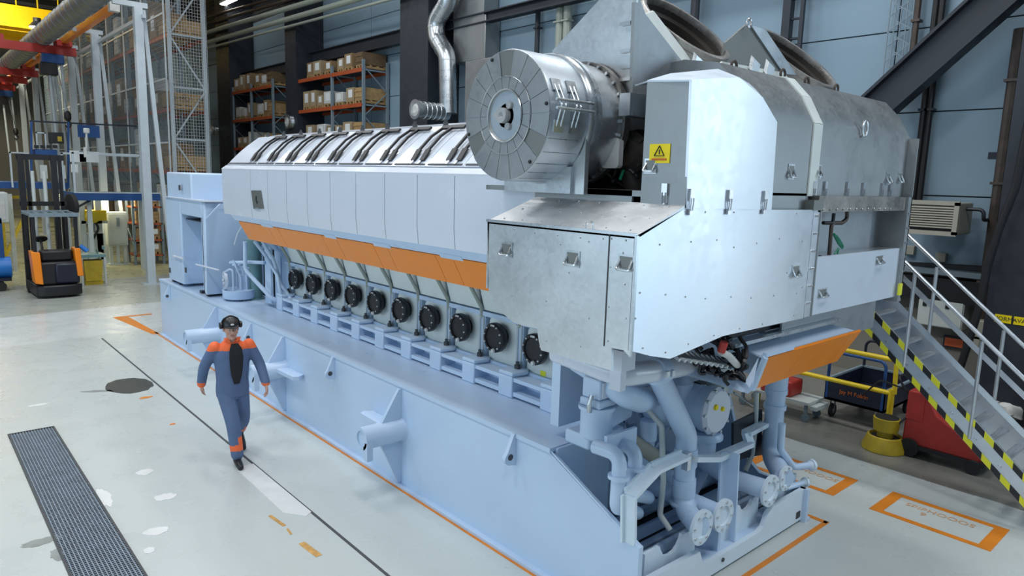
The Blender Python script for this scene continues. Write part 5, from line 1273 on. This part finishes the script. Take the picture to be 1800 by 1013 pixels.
B().tube([(x0+.3, y0+.55, 1.2), (x0+.3, y0+.75, 1.5)], .03, 8).lathe([(0, .16), (.03, .16)], (x0+.3, y0+.75, 1.5), (0, .6, 1), 16).build('steering_wheel', 'black', FK)
for x in (x0+.0, x1-.16): B().cyl((x, y1-.3, .16), (x+.16, y1-.3, .16), .15).build('wheel', 'rubber', FK)
B().tube([(x1+.0, y0+.2, 1.35), (x1+.16, y0+.15, 1.2)], .06, 10).build('blue_lamp', 'ltblue', FK)
tire = PY(132, 362, 20.4); tag(B().lathe([(0, .22), (.04, .34), (.16, .34), (.2, .22)], tire, (-1, -.25, 0), 24).build('hanging_tyre', 'rubber'), 'black rubber roll hung under the platform edge right of the forklift mast', 'tyre')
# work table with yellow bin
WT = thing('work_table', 'small work table with blue-green top right of the forklift', 'table', (.5, 20.6, 0))
tx0, tx1, ty0 = PY(143, 480, 20.4).x, PY(188, 480, 20.4).x, 20.4
B().box(tx0, tx1, ty0, ty0+.7, .82, .90).build('table_top', 'teal', WT)
for x, y in ((tx0+.03, ty0+.03), (tx1-.03, ty0+.03), (tx0+.03, ty0+.67), (tx1-.03, ty0+.67)): B().box(x-.025, x+.025, y-.025, y+.025, 0, .82).build('leg', 'cab', WT)
tag(B().slab([(tx0+.12, ty0+.02, .12), (tx1-.14, ty0+.02, .12), (tx1-.08, ty0+.02, .72), (tx0+.08, ty0+.02, .72)], (0, .5, 0)).box(tx0+.1, tx1-.1, ty0+.05, ty0+.5, 0, .12).build('yellow_bin', 'ydirty'), 'yellow bin standing under the small work table', 'bin')
tl = B(); tl.box(tx0+.5, tx1-.15, ty0+.2, ty0+.5, .90, 1.02).box(tx0+.7, tx1-.02, ty0+.25, ty0+.4, 1.02, 1.12); tag(tl.build('vice', 'teal'), 'grey-green bench vice on the small work table', 'vice')
# control cabinet under the platform
p, q = PY(187, 373, 24.8), PY(226, 431, 24.8)
CC = thing('control_cabinet', 'pale grey control cabinet on legs under the platform', 'cabinet', ((p.x+q.x)/2, 25, 0))
B().box(p.x, q.x, 24.8, 25.2, q.z, p.z).build('body', 'cab', CC, bevel=.02); B().box(p.x+.06, q.x-.06, 24.77, 24.8, q.z+.08, p.z-.08).build('door', 'cab', CC); B().box(q.x-.35, q.x-.25, 24.75, 24.77, p.z-.5, p.z-.2).build('handle', 'rackgrey', CC)
for x in (p.x+.1, (p.x+q.x)/2, q.x-.1): B().box(x-.05, x+.05, 24.9, 25.0, 0, q.z).build('leg', 'cab', CC)
B().box(p.x, q.x, 24.85, 25.15, .0, .06).build('plinth', 'cab', CC)
# yellow machine parts and low rack under the platform
YM = thing('yellow_machine', 'yellow pump machine on a pale stand left of the grey control cabinet', 'machine', (.9, 24.6, 0))
for px_ in (150, 178): c = PY(px_, 470, 24.4); B().box(c.x-.09, c.x+.09, 24.3, 24.5, 0, 2.5).build('stand', 'cab', YM)
c = PY(165, 380, 24.4); B().box(c.x-.3, c.x+.35, 24.2, 24.7, c.z-.15, c.z+.2).lathe([(0, .2), (.3, .2)], (c.x-.1, 24.2, c.z), (0, -1, 0), 16).build('motor', 'yellow', YM); B().box(c.x-.4, c.x+.4, 24.3, 24.6, c.z-.25, c.z-.15).build('bed', 'cab', YM)
B().box(c.x-.25, c.x+.25, 24.3, 24.6, .3, 1.2).build('cover', 'cab', YM)
B().tube([(c.x, 24.3, c.z-.2), (c.x+.1, 24.2, 1.4), (c.x-.1, 24.3, 1.0)], .04, 8, .2).build('hose', 'black', YM)
LR = thing('shelf_unit', 'low shelf unit with orange shelves behind the first crane post', 'shelf', (2.6, 25.5, 0))
sx0, sx1 = 2.35, 3.3
for x in (sx0, sx1): B().box(x-.04, x+.04, 24.6, 24.68, 0, 2.5).box(x-.04, x+.04, 25.5, 25.58, 0, 2.5).bar((x, 24.64, .6), (x, 25.54, 1.3), .04).build('upright', 'rackgrey', LR)
for z in (.35, .9, 1.5, 2.1): B().box(sx0, sx1, 24.6, 25.58, z-.05, z).build('shelf', 'rackorange', LR)
rnd = random.Random(8)
n = 0
for li, z in enumerate((.35, .9, 1.5, 2.1)):
    for k in range(2):
        kd = rnd.choice('ckt'); place_box(kd, .35, .6, .3, (sx0+.28+k*.42, 25.0, z+.001), '%s %s on the %s orange shelf behind the first crane post' % (('left', 'right')[k], KN[kd][0], ('lowest', 'second', 'third', 'top')[li]), 'boxes on the low orange shelves', pi/2)
# blue lift cart, machine cabinet at the left edge
LC = thing('lift_cart', 'bright blue wheeled cart with frame left of the forklift', 'cart', (-2.3, 20.8, 0))
B().tube([(-3.3, 20.7, .62), (-1.72, 20.7, .62)], .30, 20).build('tank', 'ltblue', LC, bevel=.0)
B().box(-3.3, -1.75, 20.35, 21.05, .28, .36).build('chassis', 'navy', LC)
for x in (-3.0, -2.0): 
    for y in (20.4, 21.0): B().cyl((x, y-.04, .13), (x, y+.04, .13), .13).build('wheel', 'rubber', LC)
    B().box(x-.03, x+.03, 20.45, 20.95, .13, .3).build('axle', 'navy', LC)
for x in (-2.05, -1.9): B().box(x-.05, x+.05, 20.6, 20.7, .8, 2.0).build('post', 'blue', LC)
B().box(-3.3, -1.85, 20.6, 20.7, 1.85, 1.97).build('cross_rail', 'blue', LC); B().box(-2.75, -2.45, 20.5, 20.8, .9, 1.9).build('orange_panel', 'orange', LC)
B().box(-3.2, -2.1, 20.8, 20.9, .95, 1.4).build('timber_load', 'wood', LC)
MC = thing('machine_cabinet', 'pale blue-white machine cabinet at the left edge above the blue cart', 'cabinet', (-2.2, 24, 0))
p, q = PY(-40, 338, 23.6), PY(18, 392, 23.6); B().box(p.x, q.x, 23.6, 24.4, q.z, p.z).build('body', 'cab', MC, bevel=.04); B().box(p.x+.3, q.x-.2, 23.7, 24.3, 0, q.z).build('stand', 'dark', MC); B().box(q.x-.6, q.x-.1, 23.58, 23.6, q.z+.1, p.z-.2).build('door', 'wrap', MC)
for k, (q, m_, lb) in enumerate((((35, 385), 'ydirty', 'yellow gantry frame'), ((28, 430), 'wood', 'timber stack'))):
    c = PY(*q, 26.5)
    if k == 0:
        o = B().box(c.x-.6, c.x-.45, 26.4, 26.6, 0, 2.4).box(c.x+.3, c.x+.45, 26.4, 26.6, 0, 2.4).bar((c.x-.5, 26.5, .3), (c.x+.4, 26.5, 2.3), .1).box(c.x-.6, c.x+.45, 26.4, 26.6, 2.3, 2.4).build('gantry_frame', m_); tag(o, 'dull yellow frame behind the forklift mast at left', 'frame')
# ================================================================== STAIRS
SXL, SXR = 4.5, 5.22
ST = thing('access_stairs', 'steel access stairs with yellow and black hazard tape on the stringer at right', 'stairs', (4.86, -1, 0))
a, b_ = PX(1490, 548, SXL), PX(1800, 890, SXL)
u_, v_ = PX(1520, 540, SXL), PX(1800, 838, SXL)
sl_ = .887
def zlow(y): return a.z+(y-a.y)*sl_
hgt = (u_.z-zlow(u_.y)+v_.z-zlow(v_.y))/2
yt = a.y+.18; yf = a.y-a.z/sl_
def stringer(x0, x1): return B().yz([(yf+.0, 0), (yf-(hgt+.05)/sl_, 0), (yf-hgt/sl_*.2, hgt*.8+.05), (yt, zlow(yt)+hgt+.05), (yt, zlow(yt))], x0, x1).build('stringer', 'alu', ST)
s1 = stringer(SXL, SXL+.025); stringer(SXR-.025, SXR)
def hazard(off, w):
    hb = B(); n = 0; y = yt-.02
    L_ = .095
    while zlow(y) > .02:
        hb.mi = n % 2
        y2 = y-L_
        p = lambda yy_, o: (SXL-.008, yy_, max(.0, zlow(yy_)+o))
        hb.slab([p(y, off), p(y2, off), p(y2, off+w), p(y, off+w)], (.007, 0, 0)); y = y2; n += 1
    hb.build('hazard_tape', ['hazy', 'black'], s1)
hazard(.005, .075); hazard(hgt-.03, .075)
sb = B()
for k in range(9): y = yt-.15-k*.25; B().lathe([(0, .018), (.012, .015)], (SXL, y, zlow(y)+hgt*.5), (-1, 0, 0), 8).build('stringer_bolt', 'steel', s1)
nst = 14
for k in range(nst):
    y = yt-.10-k*.165; z = zlow(y)+hgt*.80
    if z < .1: break
    tr = B().box(SXL+.025, SXR-.025, y-.045, y+.045, z-.025, z)
    tr.build('tread', 'alu', ST)
    tp = B()
    for j in range(3): tp.box(SXL+.04, SXR-.04, y-.042+j*.032, y-.030+j*.032, z, z+.008)
    tp.build('tread_ribs', 'steel', ST)
for (X, t0, t1, m0, m1, posts) in ((SXL, (1584, 454), (1800, 666), (1569, 527), (1800, 763), (((1609, 479), (1578, 651)), ((1727, 600), (1692, 769)))), (SXR, (1594, 412), (1800, 609), (1584, 485), (1800, 696), (((1647, 470), (1627, 600)), ((1765, 581), (1742, 696))))):
    p0, p1 = PX(*t0, X), PX(*t1, X); d = (p1-p0).normalized(); e = p1+d*.35
    B().tube([p0-d*.1, e, e+V((0, -.12, -.2)), e+V((0, .1, -.45))], .022, 10, .08).build('handrail', 'alu', ST)
    q0, q1 = PX(*m0, X), PX(*m1, X); d = (q1-q0).normalized(); B().bar(q0-d*.1, q1+d*.3, .012, .06, (0, sl_, 1)).build('knee_rail', 'alu', ST)
    for (c0, c1) in posts:
        e0 = PX(*c0, X); e1 = PX(*c1, X); B().tube([e0, V((e0.x, e0.y, zlow(e0.y)+hgt*.3))], .020, 10).build('rail_post', 'alu', ST)
zt2 = zlow(yt)+hgt
B().box(SXL, SXR, yt, yt+1.9, zt2-.06, zt2).build('landing', 'alu', ST)
for x, y in ((SXL+.04, yt+1.8), (SXR-.04, yt+1.8)): B().box(x-.03, x+.03, y-.03, y+.03, 0, zt2-.06).build('landing_leg', 'alu', ST)
# ================================================================== THINGS UNDER AND BEHIND THE STAIRS
YR = thing('yellow_guard_rail', 'yellow tubular guard rail behind the orange end skirt', 'guard rail', (6.2, 1.4, 0))
p0, p1 = PX(1390, 649, 6.2), PX(1567, 694, 6.2); z = (p0.z+p1.z)/2
B().tube([(6.2, p0.y+.6, z), (6.2, p1.y, z)], .035, 10).build('rail', 'yellow', YR)
for y_, z_ in ((p1.y, z+.06), (p0.y+.5, z)): B().tube([(6.2, y_, z_), (6.2, y_, 0)], .04, 10).build('post', 'yellow', YR)
p0, p1 = PX(1495, 618, 6.2), PX(1576, 636, 6.2); B().tube([(6.2, p0.y+1.5, p0.z), (6.2, p1.y, p0.z)], .035, 10).tube([(6.2, p0.y+1.4, p0.z), (6.2, p0.y+1.4, 0)], .035, 10).build('rail', 'yellow', YR)
B().tube([(6.2, p1.y, p0.z), (6.2, p1.y-.02, z)], .03, 10).build('post', 'yellow', YR)
PC = thing('platform_cart', 'dark blue platform cart with tube handles by the wall behind the stairs', 'cart', (7.1, 1.0, 0))
c0, c1, d0, d1 = 6.42, 7.75, .62, 1.48
B().box(c0, c1, d0, d1, .27, .31).build('deck', 'navy', PC)
B().box(c0, c0+.025, d0, d1, .27, .58).box(c1-.025, c1, d0, d1, .27, .58).box(c0, c1, d0, d0+.025, .27, .58).box(c0, c1, d1-.025, d1, .27, .58).build('side_panels', 'navy', PC)
B().box(c0-.01, c1+.01, d0-.01, d0+.03, .57, .60).box(c0-.01, c1+.01, d1-.03, d1+.01, .57, .60).box(c0-.01, c0+.03, d0, d1, .57, .60).box(c1-.03, c1+.01, d0, d1, .57, .60).build('top_rim', 'rackgrey', PC)
for x in (c0+.01, c1-.01): B().tube([(x, d0+.03, .3), (x, d0+.03, 1.02), (x, d1-.03, 1.02), (x, d1-.03, .3)], .022, 10, .1).build('handle', 'blue' if x < 7 else 'navy', PC)
for x in (c0+.1, c1-.1):
    for y in (d0+.1, d1-.1):
        w_ = B().cyl((x, y-.022, .10), (x, y+.022, .10), .10).build('wheel', 'rubber', PC); B().cyl((x, y-.025, .1), (x, y+.025, .1), .05).box(x-.02, x+.02, y-.035, y-.028, .1, .27).box(x-.02, x+.02, y+.028, y+.035, .1, .27).build('caster_fork', 'zinc', w_)
text('lettering', 'Jay M Folkin', .085, 'inko', PC, (c0-.004, (d0+d1)/2+.0, .44), (0, -1, 0), (0, 0, 1))
TR = thing('tool_trolley', 'low grey wheeled trolley carrying a red case behind the end pipes', 'trolley', (6.1, 1.9, 0))
x0, x1, y0, y1 = 5.85, 6.35, 1.45, 2.6
B().box(x0, x1, y0, y1, .27, .31).box(x0+.05, x1-.05, y0-.1, y0, .2, .26).build('frame', 'cab', TR)
for x in (x0+.06, x1-.06):
    for y in (y0+.06, y1-.06): B().cyl((x-.015, y, .06), (x+.015, y, .06), .06).box(x-.02, x+.02, y-.02, y+.02, .07, .28).build('caster', 'rackgrey', TR)
B().box(x1-.1, x1-.04, y1-.5, y1-.44, .3, 1.35).build('upright', 'cab', TR)
tc_ = thing('red_case', 'red tool case on the grey trolley', 'case', (6.1, 2.0, .311))
B().box(x0+.03, x1-.08, 1.75, 2.25, .311, .55).build('body', 'red', tc_, bevel=.03); B().tube([(x0+.1, 1.85, .55), (x0+.1, 1.85, .62), (x0+.1, 2.15, .62), (x0+.1, 2.15, .55)], .015, 8, .03).build('handle', 'black', tc_); B().box(x0+.01, x0+.03, 1.95, 2.05, .40, .47).build('catch', 'cab', tc_)
SS = thing('kick_stool', 'round yellow kick stool on the floor left of the stairs', 'stool', (5.72, .32, 0))
B().lathe([(0, .27), (.04, .27), (.19, .215), (.20, .195), (.18, .185), (.10, .18)], (5.72, .32, .005), (0, 0, 1), 32).build('base_ring', 'ydirty', SS)
B().lathe([(.17, .10), (.25, .10), (.26, .15), (.39, .165), (.43, .165), (.435, .15), (.425, .02)], (5.72, .32, .01), (0, 0, 1), 32).build('step', 'ydirty', SS)
B().lathe([(0, .18), (.004, .18)], (5.72, .32, .17), (0, 0, 1), 28).build('dark_well', 'rubber', SS)
B().lathe([(0, .145), (.004, .145)], (5.72, .32, .447), (0, 0, 1), 28).build('rubber_tread', 'rubber', SS)
WM = thing('red_machine', 'red wheeled machine with sloping cover standing under the stairs', 'machine', (5.9, -.45, 0))
mx0, mx1 = 5.74, 6.2
B().yz([(.12, .16), (-.78, .16), (-.80, .30), (-.25, .62), (-.12, .88), (.10, .88)], mx0, mx1).build('body', 'red', WM, bevel=.02)
B().yz([(.14, .12), (-.85, .12), (-.85, .17), (.14, .17)], mx0-.03, mx1+.03).build('chassis', 'black', WM)
B().yz([(.10, .5), (-.1, .5), (-.1, .86), (.1, .86)], mx0-.012, mx0).build('front_panel', 'red', WM)
B().tube([(mx0+.05, .12, .8), (mx0+.0, .25, 1.02), (mx1-.05, .25, 1.02), (mx1-.05, .12, .8)], .015, 8, .06).build('handle', 'black', WM)
for y, r in ((.02, .12), (-.72, .09)):
    for x in (mx0-.02, mx1+.02): B().cyl((x-.03, y, r), (x+.03, y, r), r).cyl((x-.035, y, r), (x+.035, y, r), r*.3).build('wheel', 'rubber', WM)
B().tube([(mx0, .1, .5), (mx0-.1, .28, .25), (mx0-.05, .35, .02), (mx0+.3, .5, .015)], .014, 8, .1).tube([(mx0+.1, .12, .84), (mx0+.1, .5, .9), (mx0+.2, .75, .6)], .012, 8, .1).build('cable', 'black', WM)
for q, lb, s in (((1743, 725), 'left white plastic bag on the floor behind the stairs', 1.), ((1773, 716), 'right white plastic bag on the floor behind the stairs', 1.1)):
    c = PZ(q[0], q[1]+25); b = B(); b.ball((c.x, c.y, .16*s), .22*s, 1, 1.1, .72, 16)
    rnd = random.Random(q[0])
    for v in b.bm.verts: v.co += V((rnd.uniform(-.03, .03), rnd.uniform(-.03, .03), rnd.uniform(-.02, .03)))
    b.tube([(c.x, c.y, .28*s), (c.x+.03, c.y, .40*s)], .05, 8); tag(b.build('plastic_bag', 'wrap'), lb, 'bag', 'white bags behind the stairs')
yb = PZ(1755, 735); tag(B().lathe([(0, .12), (.02, .12), (.02, .055), (.85, .055), (.88, .03)], (yb.x, yb.y, 0), (0, 0, 1), 16).build('bollard', 'yellow'), 'short yellow bollard at the foot of the far right column', 'bollard')
tag(B().box(7.95, 8.25, -1.7, -.75, 0, 1.05).box(7.95, 8.23, -1.6, -.85, 1.05, 1.2).build('dark_cabinet', 'dark', bevel=.02), 'low dark cabinet before the column with the yellow sign band', 'cabinet')
# ================================================================== PERSON
PN = thing('person', 'person in blue work clothes with orange shoulders and a dark cap, walking beside the engine', 'person', (-1.19, 5.14, 0))
PR_ = V((-1.19, 5.14, 0)); ANG = radians(-9)
RM = Matrix.Translation(PR_) @ Matrix.Rotation(ANG, 4, 'Z')
def limb(b, pts, rs, seg=14):
    "tapered rounded limb through joints"
    pts = [V(p) for p in pts]; P2, R2 = [], []
    for i in range(len(pts)-1):
        for k in range(5): t = k/5; P2.append(pts[i].lerp(pts[i+1], t)); R2.append(rs[i]+(rs[i+1]-rs[i])*t)
    P2.append(pts[-1]); R2.append(rs[-1])
    for _ in range(2): P2 = [P2[0]]+[(P2[i-1]+P2[i]*2+P2[i+1])/4 for i in range(1, len(P2)-1)]+[P2[-1]]
    b.tube(P2, 1, seg, rr=R2); b.ball(P2[0], R2[0], seg=seg); b.ball(P2[-1], R2[-1], seg=seg)
def torso(b, rows, seg=24):
    rings = []
    for (cx, cy_, z, rx, ry) in rows: rings.append([b.bm.verts.new((cx+rx*cos(2*pi*k/seg), cy_+ry*sin(2*pi*k/seg), z)) for k in range(seg)])
    for i in range(len(rings)-1):
        for k in range(seg): b._f([rings[i][k], rings[i][(k+1) % seg], rings[i+1][(k+1) % seg], rings[i+1][k]], True)
    b._f(rings[0][::-1]); b._f(rings[-1])
def skin(b, name, mats, vox, parent=PN, smooth=4, pick=None):
    "fuse the rounded volumes into one continuous surface"
    bm = b.bm; bmesh.ops.recalc_face_normals(bm, faces=bm.faces)
    me = bpy.data.meshes.new(name); bm.to_mesh(me); bm.free(); o = bpy.data.objects.new(name, me); COL.objects.link(o)
    r = o.modifiers.new('r', 'REMESH'); r.mode = 'VOXEL'; r.voxel_size = vox; r.use_smooth_shade = True
    s = o.modifiers.new('s', 'SMOOTH'); s.iterations = smooth; s.factor = .5
    dg = bpy.context.evaluated_depsgraph_get(); m2 = bpy.data.meshes.new_from_object(o.evaluated_get(dg))
    bpy.data.objects.remove(o); m2.name = name; m2.materials.clear()
    for x in mats: m2.materials.append(M[x])
    for p in m2.polygons:
        p.use_smooth = True
        if pick: p.material_index = pick(p.center)
        else: p.material_index = 0
    m2.transform(RM); o = bpy.data.objects.new(name, m2); COL.objects.link(o); attach(o, parent); return o
def put(b, name, m, parent=PN):
    b.bm.transform(RM); return b.build(name, m, parent)
# joints (person faces -y): right leg planted in front, left leg trailing; left arm forward
HR, HL = V((-.085, .05, .90)), V((.085, .05, .90))
KR, AR = V((-.035, -.13, .50)), V((-.01, -.16, .10))
KL, AL = V((.115, .05, .49)), V((.135, .40, .24))
SR, SL = V((-.19, .0, 1.43)), V((.19, .0, 1.43))
ER, WR = V((-.30, .10, 1.17)), V((-.315, .22, .94))
EL, WL = V((.31, .0, 1.17)), V((.345, -.13, .96))
HC = V((-.015, -.055, 1.625))
b = B()
torso(b, [(0, .04, .86, .15, .10), (0, .03, 1.0, .15, .10), (0, .02, 1.2, .16, .105), (0, .0, 1.38, .17, .09), (0, .0, 1.45, .09, .06)])
limb(b, [(0, .0, 1.42), (-.01, -.03, 1.55)], [.062, .055])
# head: skull, jaw, nose, ears
b.ball(HC+V((0, .015, .03)), .098, .80, 1.0, 1.08, 18); b.ball(HC+V((0, -.035, -.055)), .062, .95, .85, 1.0, 14); b.ball(HC+V((0, -.03, -.01)), .072, .95, 1, 1.1, 14)
limb(b, [HC+V((0, -.095, .015)), HC+V((0, -.118, -.018))], [.011, .017], 10); b.ball(HC+V((0, -.086, .03)), .02, 2.6, .7, .6, 10); b.ball(HC+V((0, -.078, -.09)), .022, 1.1, .9, .8, 10)
for s in (-1, 1): b.ball(HC+V((s*.082, .012, .005)), .026, .35, .75, 1.2, 10); b.ball(HC+V((s*.045, -.072, -.022)), .024, 1, .7, .9, 10)
b.ball(HC+V((0, -.088, -.056)), .02, 1.3, .55, .5, 10)
for S, E_, W_2 in ((SR, ER, WR), (SL, EL, WL)):
    limb(b, [S, E_, W_2], [.05, .04, .028])
for H_, K_, A_ in ((HR, KR, AR), (HL, KL, AL)): limb(b, [H_, K_, A_], [.075, .055, .04])
def hand(b, w, fwd, side):
    "relaxed hand hanging from the wrist: palm, four bent fingers of different length, thumb from the side"
    dn = (fwd).normalized(); th_ = V(side).normalized(); nrm = dn.cross(th_).normalized()
    pc_ = w+dn*.055
    limb(b, [w, w+dn*.03], [.026, .027], 10)
    for t in (-.026, -.009, .009, .026): limb(b, [w+dn*.02+th_*t*.6, w+dn*.095+th_*t], [.016, .0135], 8)
    cur = nrm if nrm.dot(V((0, -1, 0))) < 0 else nrm
    inn = V((-1 if w.x > 0 else 1, 0, 0))
    for t, ln in ((-.029, .060), (-.010, .072), (.010, .076), (.029, .068)):
        a = w+dn*.095+th_*t; c_ = a+dn*ln*.45+inn*.006; d_ = c_+dn*ln*.32+inn*.016; e_ = d_+dn*ln*.2+inn*.018
        limb(b, [a, c_, d_, e_], [.0095, .009, .0083, .0072], 8)
    a = w+dn*.03+th_*.024; limb(b, [a, a+dn*.028+th_*.022+inn*.008, a+dn*.06+th_*.03+inn*.016, a+dn*.085+th_*.028+inn*.02], [.014, .0115, .010, .008], 8)
hand(b, WR, WR-ER+V((.02, -.02, -.05)), (0, -1, .0)); hand(b, WL, WL-EL+V((-.02, .04, -.06)), (0, -1, 0))
body = skin(b, 'body', ['skin'], .0055, smooth=3)
# face details
for s in (-1, 1):
    e = B().ball(HC+V((s*.031, -.090, .012)), .0105, 1.25, .6, .7, 10); ey = put(e, 'eye', 'eyew', body); put(B().ball(HC+V((s*.031, -.0965, .012)), .0052, 1, .5, 1, 8), 'iris', 'ink', ey if False else body)
    put(B().tube([HC+V((s*.017, -.099, .034)), HC+V((s*.032, -.099, .038)), HC+V((s*.048, -.090, .034))], .0042, 6), 'eyebrow', 'hair', body)
put(B().tube([HC+V((-.024, -.093, -.056)), HC+V((0, -.100, -.055)), HC+V((.024, -.093, -.056))], .0055, 6), 'mouth', 'lip', body)
hr = B(); hr.ball(HC+V((0, .03, .035)), .102, .84, .98, 1.0, 18)
for f in [f for f in hr.bm.faces if f.calc_center_median().y < HC.y-.015 or f.calc_center_median().z < HC.z-.045]: hr.bm.faces.remove(f)
put(hr, 'hair', 'hair')
# cap with peak and ear defenders
cp = B(); cp.ball(HC+V((0, .018, .045)), .110, .86, 1.03, 1.02, 20)
for f in [f for f in cp.bm.faces if f.calc_center_median().z < HC.z+.045]: cp.bm.faces.remove(f)
cp.lathe([(0, .098), (.03, .098)], HC+V((0, .016, .040)), (0, 0, 1), 24)
cap_ = put(cp, 'cap', 'black')
put(B().slab([HC+V((-.075, -.07, .052)), HC+V((-.05, -.135, .040)), HC+V((0, -.155, .036)), HC+V((.05, -.135, .040)), HC+V((.075, -.07, .052))], (0, 0, .008)), 'cap_peak', 'black', cap_)
for s in (-1, 1): put(B().lathe([(0, .030), (.012, .040), (.03, .040), (.038, .028)], HC+V((s*.088, .005, .055)), (s, 0, 0), 16), 'ear_defender', 'black', cap_)
put(B().tube([HC+V((-.105, .005, .06)), HC+V((-.08, .01, .13)), HC+V((0, .012, .168)), HC+V((.08, .01, .13)), HC+V((.105, .005, .06))], .009, 8, .06), 'headband', 'black', cap_)
put(B().ball(HC+V((0, -.098, .075)), .016, 1.4, .4, .8, 10), 'cap_badge', 'cab', cap_)
# jacket (one continuous garment), orange yoke and cuffs
b = B()
torso(b, [(0, .045, .80, .185, .128), (0, .04, .90, .19, .13), (0, .03, 1.02, .182, .125), (0, .02, 1.18, .195, .13), (0, .01, 1.32, .205, .125), (0, .005, 1.41, .185, .105), (0, .005, 1.47, .105, .075), (0, -.005, 1.505, .078, .068)])
for S, E_, W_2 in ((SR, ER, WR), (SL, EL, WL)): limb(b, [S+V((0, 0, -.01)), E_, W_2], [.068, .062, .052])
def jp(c):
    if c.z > 1.385: return 1
    if abs(c.x) > .285 and c.z < .965: return 1
    return 0
skin(b, 'jacket', ['denim', 'hivis'], .011, smooth=3, pick=jp)
# open front showing the dark shirt
sh = B(); N_ = 14
rows = [(z, rx+.004, ry+.004, cy_) for z, rx, ry, cy_ in ((.98, .184, .126, .033), (1.08, .188, .127, .026), (1.18, .195, .13, .02), (1.30, .203, .126, .011), (1.40, .186, .108, .005), (1.46, .12, .082, .0))]
half = (.16, .30, .36, .38, .36, .30)
g = []
for (z, rx, ry, cy_), h_ in zip(rows, half): g.append([sh.bm.verts.new((rx*cos(-pi/2+.12+h_*(2*k/N_-1)), cy_+ry*sin(-pi/2+.12+h_*(2*k/N_-1)), z)) for k in range(N_+1)])
for i in range(len(g)-1):
    for k in range(N_): sh._f([g[i][k], g[i][k+1], g[i+1][k+1], g[i+1][k]], True)
o = put(sh, 'shirt', 'shirt'); sd = o.modifiers.new('thick', 'SOLIDIFY'); sd.thickness = .012
cl_ = B()
for s in (-1, 1): cl_.slab([(s*.03, -.075, 1.47), (s*.085, -.055, 1.50), (s*.095, -.03, 1.525), (s*.045, -.07, 1.535)], (0, -.012, .004))
put(cl_, 'collar', 'hivis')
# trousers
b = B()
torso(b, [(0, .05, .78, .16, .125), (0, .05, .86, .165, .125), (0, .045, .96, .16, .115)])
for H_, K_, A_ in ((HR, KR, AR+V((0, 0, .03))), (HL, KL, AL+V((0, -.02, .02)))): limb(b, [H_+V((0, 0, -.03)), K_, A_], [.105, .082, .072])
def tp_(c):
    for K_, A_ in ((KR, AR), (KL, AL)):
        t = (c-A_).dot(K_-A_)/(K_-A_).length_squared
        ax = A_+(K_-A_)*t
        if .20 < t < .62 and (c-ax).length < .12 and (c.y < ax.y+.0 or c.x > ax.x+.03): return 1 if (.22 < t < .40 or c.x > ax.x+.02) else 0
    return 0
skin(b, 'trousers', ['denim', 'hivis'], .011, smooth=3, pick=tp_)
# boots
def boot(ank, toe_dir, heel_z, nm='boot'):
    b = B(); t = V(toe_dir).normalized(); a = V(ank)
    hl = V((a.x, a.y, 0))-V((t.x, t.y, 0))*.055; hl.z = heel_z+.042
    bl = hl+t*.17; toe = hl+t*.235
    limb(b, [a+V((0, 0, .05)), a+V((0, 0, -.01)), hl.lerp(bl, .25)], [.055, .052, .042], 14); limb(b, [hl, hl.lerp(bl, .5)+V((0, 0, .01)), bl, toe+V((0, 0, -.006))], [.040, .045, .043, .034], 14)
    return skin(b, nm, ['black'], .008, smooth=3)
boot(AR, (.0, -1, 0), .0)
boot(AL, (.05, -.80, -.58), .14)
# ================================================================== LIGHT
w = bpy.data.worlds.new('world'); SC.world = w; w.use_nodes = True
bg = w.node_tree.nodes['Background']; bg.inputs[0].default_value = (.52, .71, .92, 1); bg.inputs[1].default_value = .27
def area(name, loc, rot, sx, sy, power, col):
    l = bpy.data.lights.new(name, 'AREA'); l.shape = 'RECTANGLE'; l.size = sx; l.size_y = sy; l.energy = power; l.color = col
    o = bpy.data.objects.new(name, l); COL.objects.link(o); o.location = loc; o.rotation_euler = rot; return o
for i, y in enumerate((-5, 3, 10, 17, 25)):
    for j, x in enumerate((-6, 0, 5.5)):
        area('hall_lamp', (x, y, 12.6), (0, 0, 0), 1.2, 3.0, (380, 360, 320 if i < 2 else 150)[j]*(1, 1, 1, .9, .5)[i], (.95, .98, 1.0))
area('added_side_light', (10.5, -11.5, 5.0), (radians(90), 0, radians(38)), 4, 9, 400, (.55, .80, 1.0))  # added unseen light, brightens and blues the front sheets
area('added_side_light', (9.45, -6.4, 5.0), (radians(90), 0, radians(90)), .8, 8, 150, (.80, .92, 1.0))  # added strip out of view, draws the vertical highlight on the front sheet
area('added_side_light', (-15.5, 4, 4.5), (radians(88), 0, radians(-90)), 18, 6, 1050, (.66, .85, 1.0))  # added fill from the left for the base side and under the hood
area('aisle_lamp', (1.2, 25, 2.6), (0, 0, 0), 2.2, 1.0, 90, (1, .93, .62))
area('aisle_lamp', (-2.5, 26, 3.6), (0, 0, 0), 2.2, 1.0, 60, (1, .93, .62))
area('girder_fill_light', (-2, 41, 12.2), (radians(50), 0, 0), 4.0, 1.0, 1500, (1, .93, .7))  # added to brighten the yellow girder, separate from the crane's own lamp
area('hall_lamp', (-4, 34, 12.6), (0, 0, 0), 1.2, 3.0, 420, (1, .97, .9))
vs = SC.view_settings; vs.view_transform = 'Standard'; vs.look = 'None'; vs.exposure = -0.22; vs.gamma = 1.0; vs.use_curve_mapping = False
for o in bpy.data.objects:
    if '_o' in o: del o['_o']
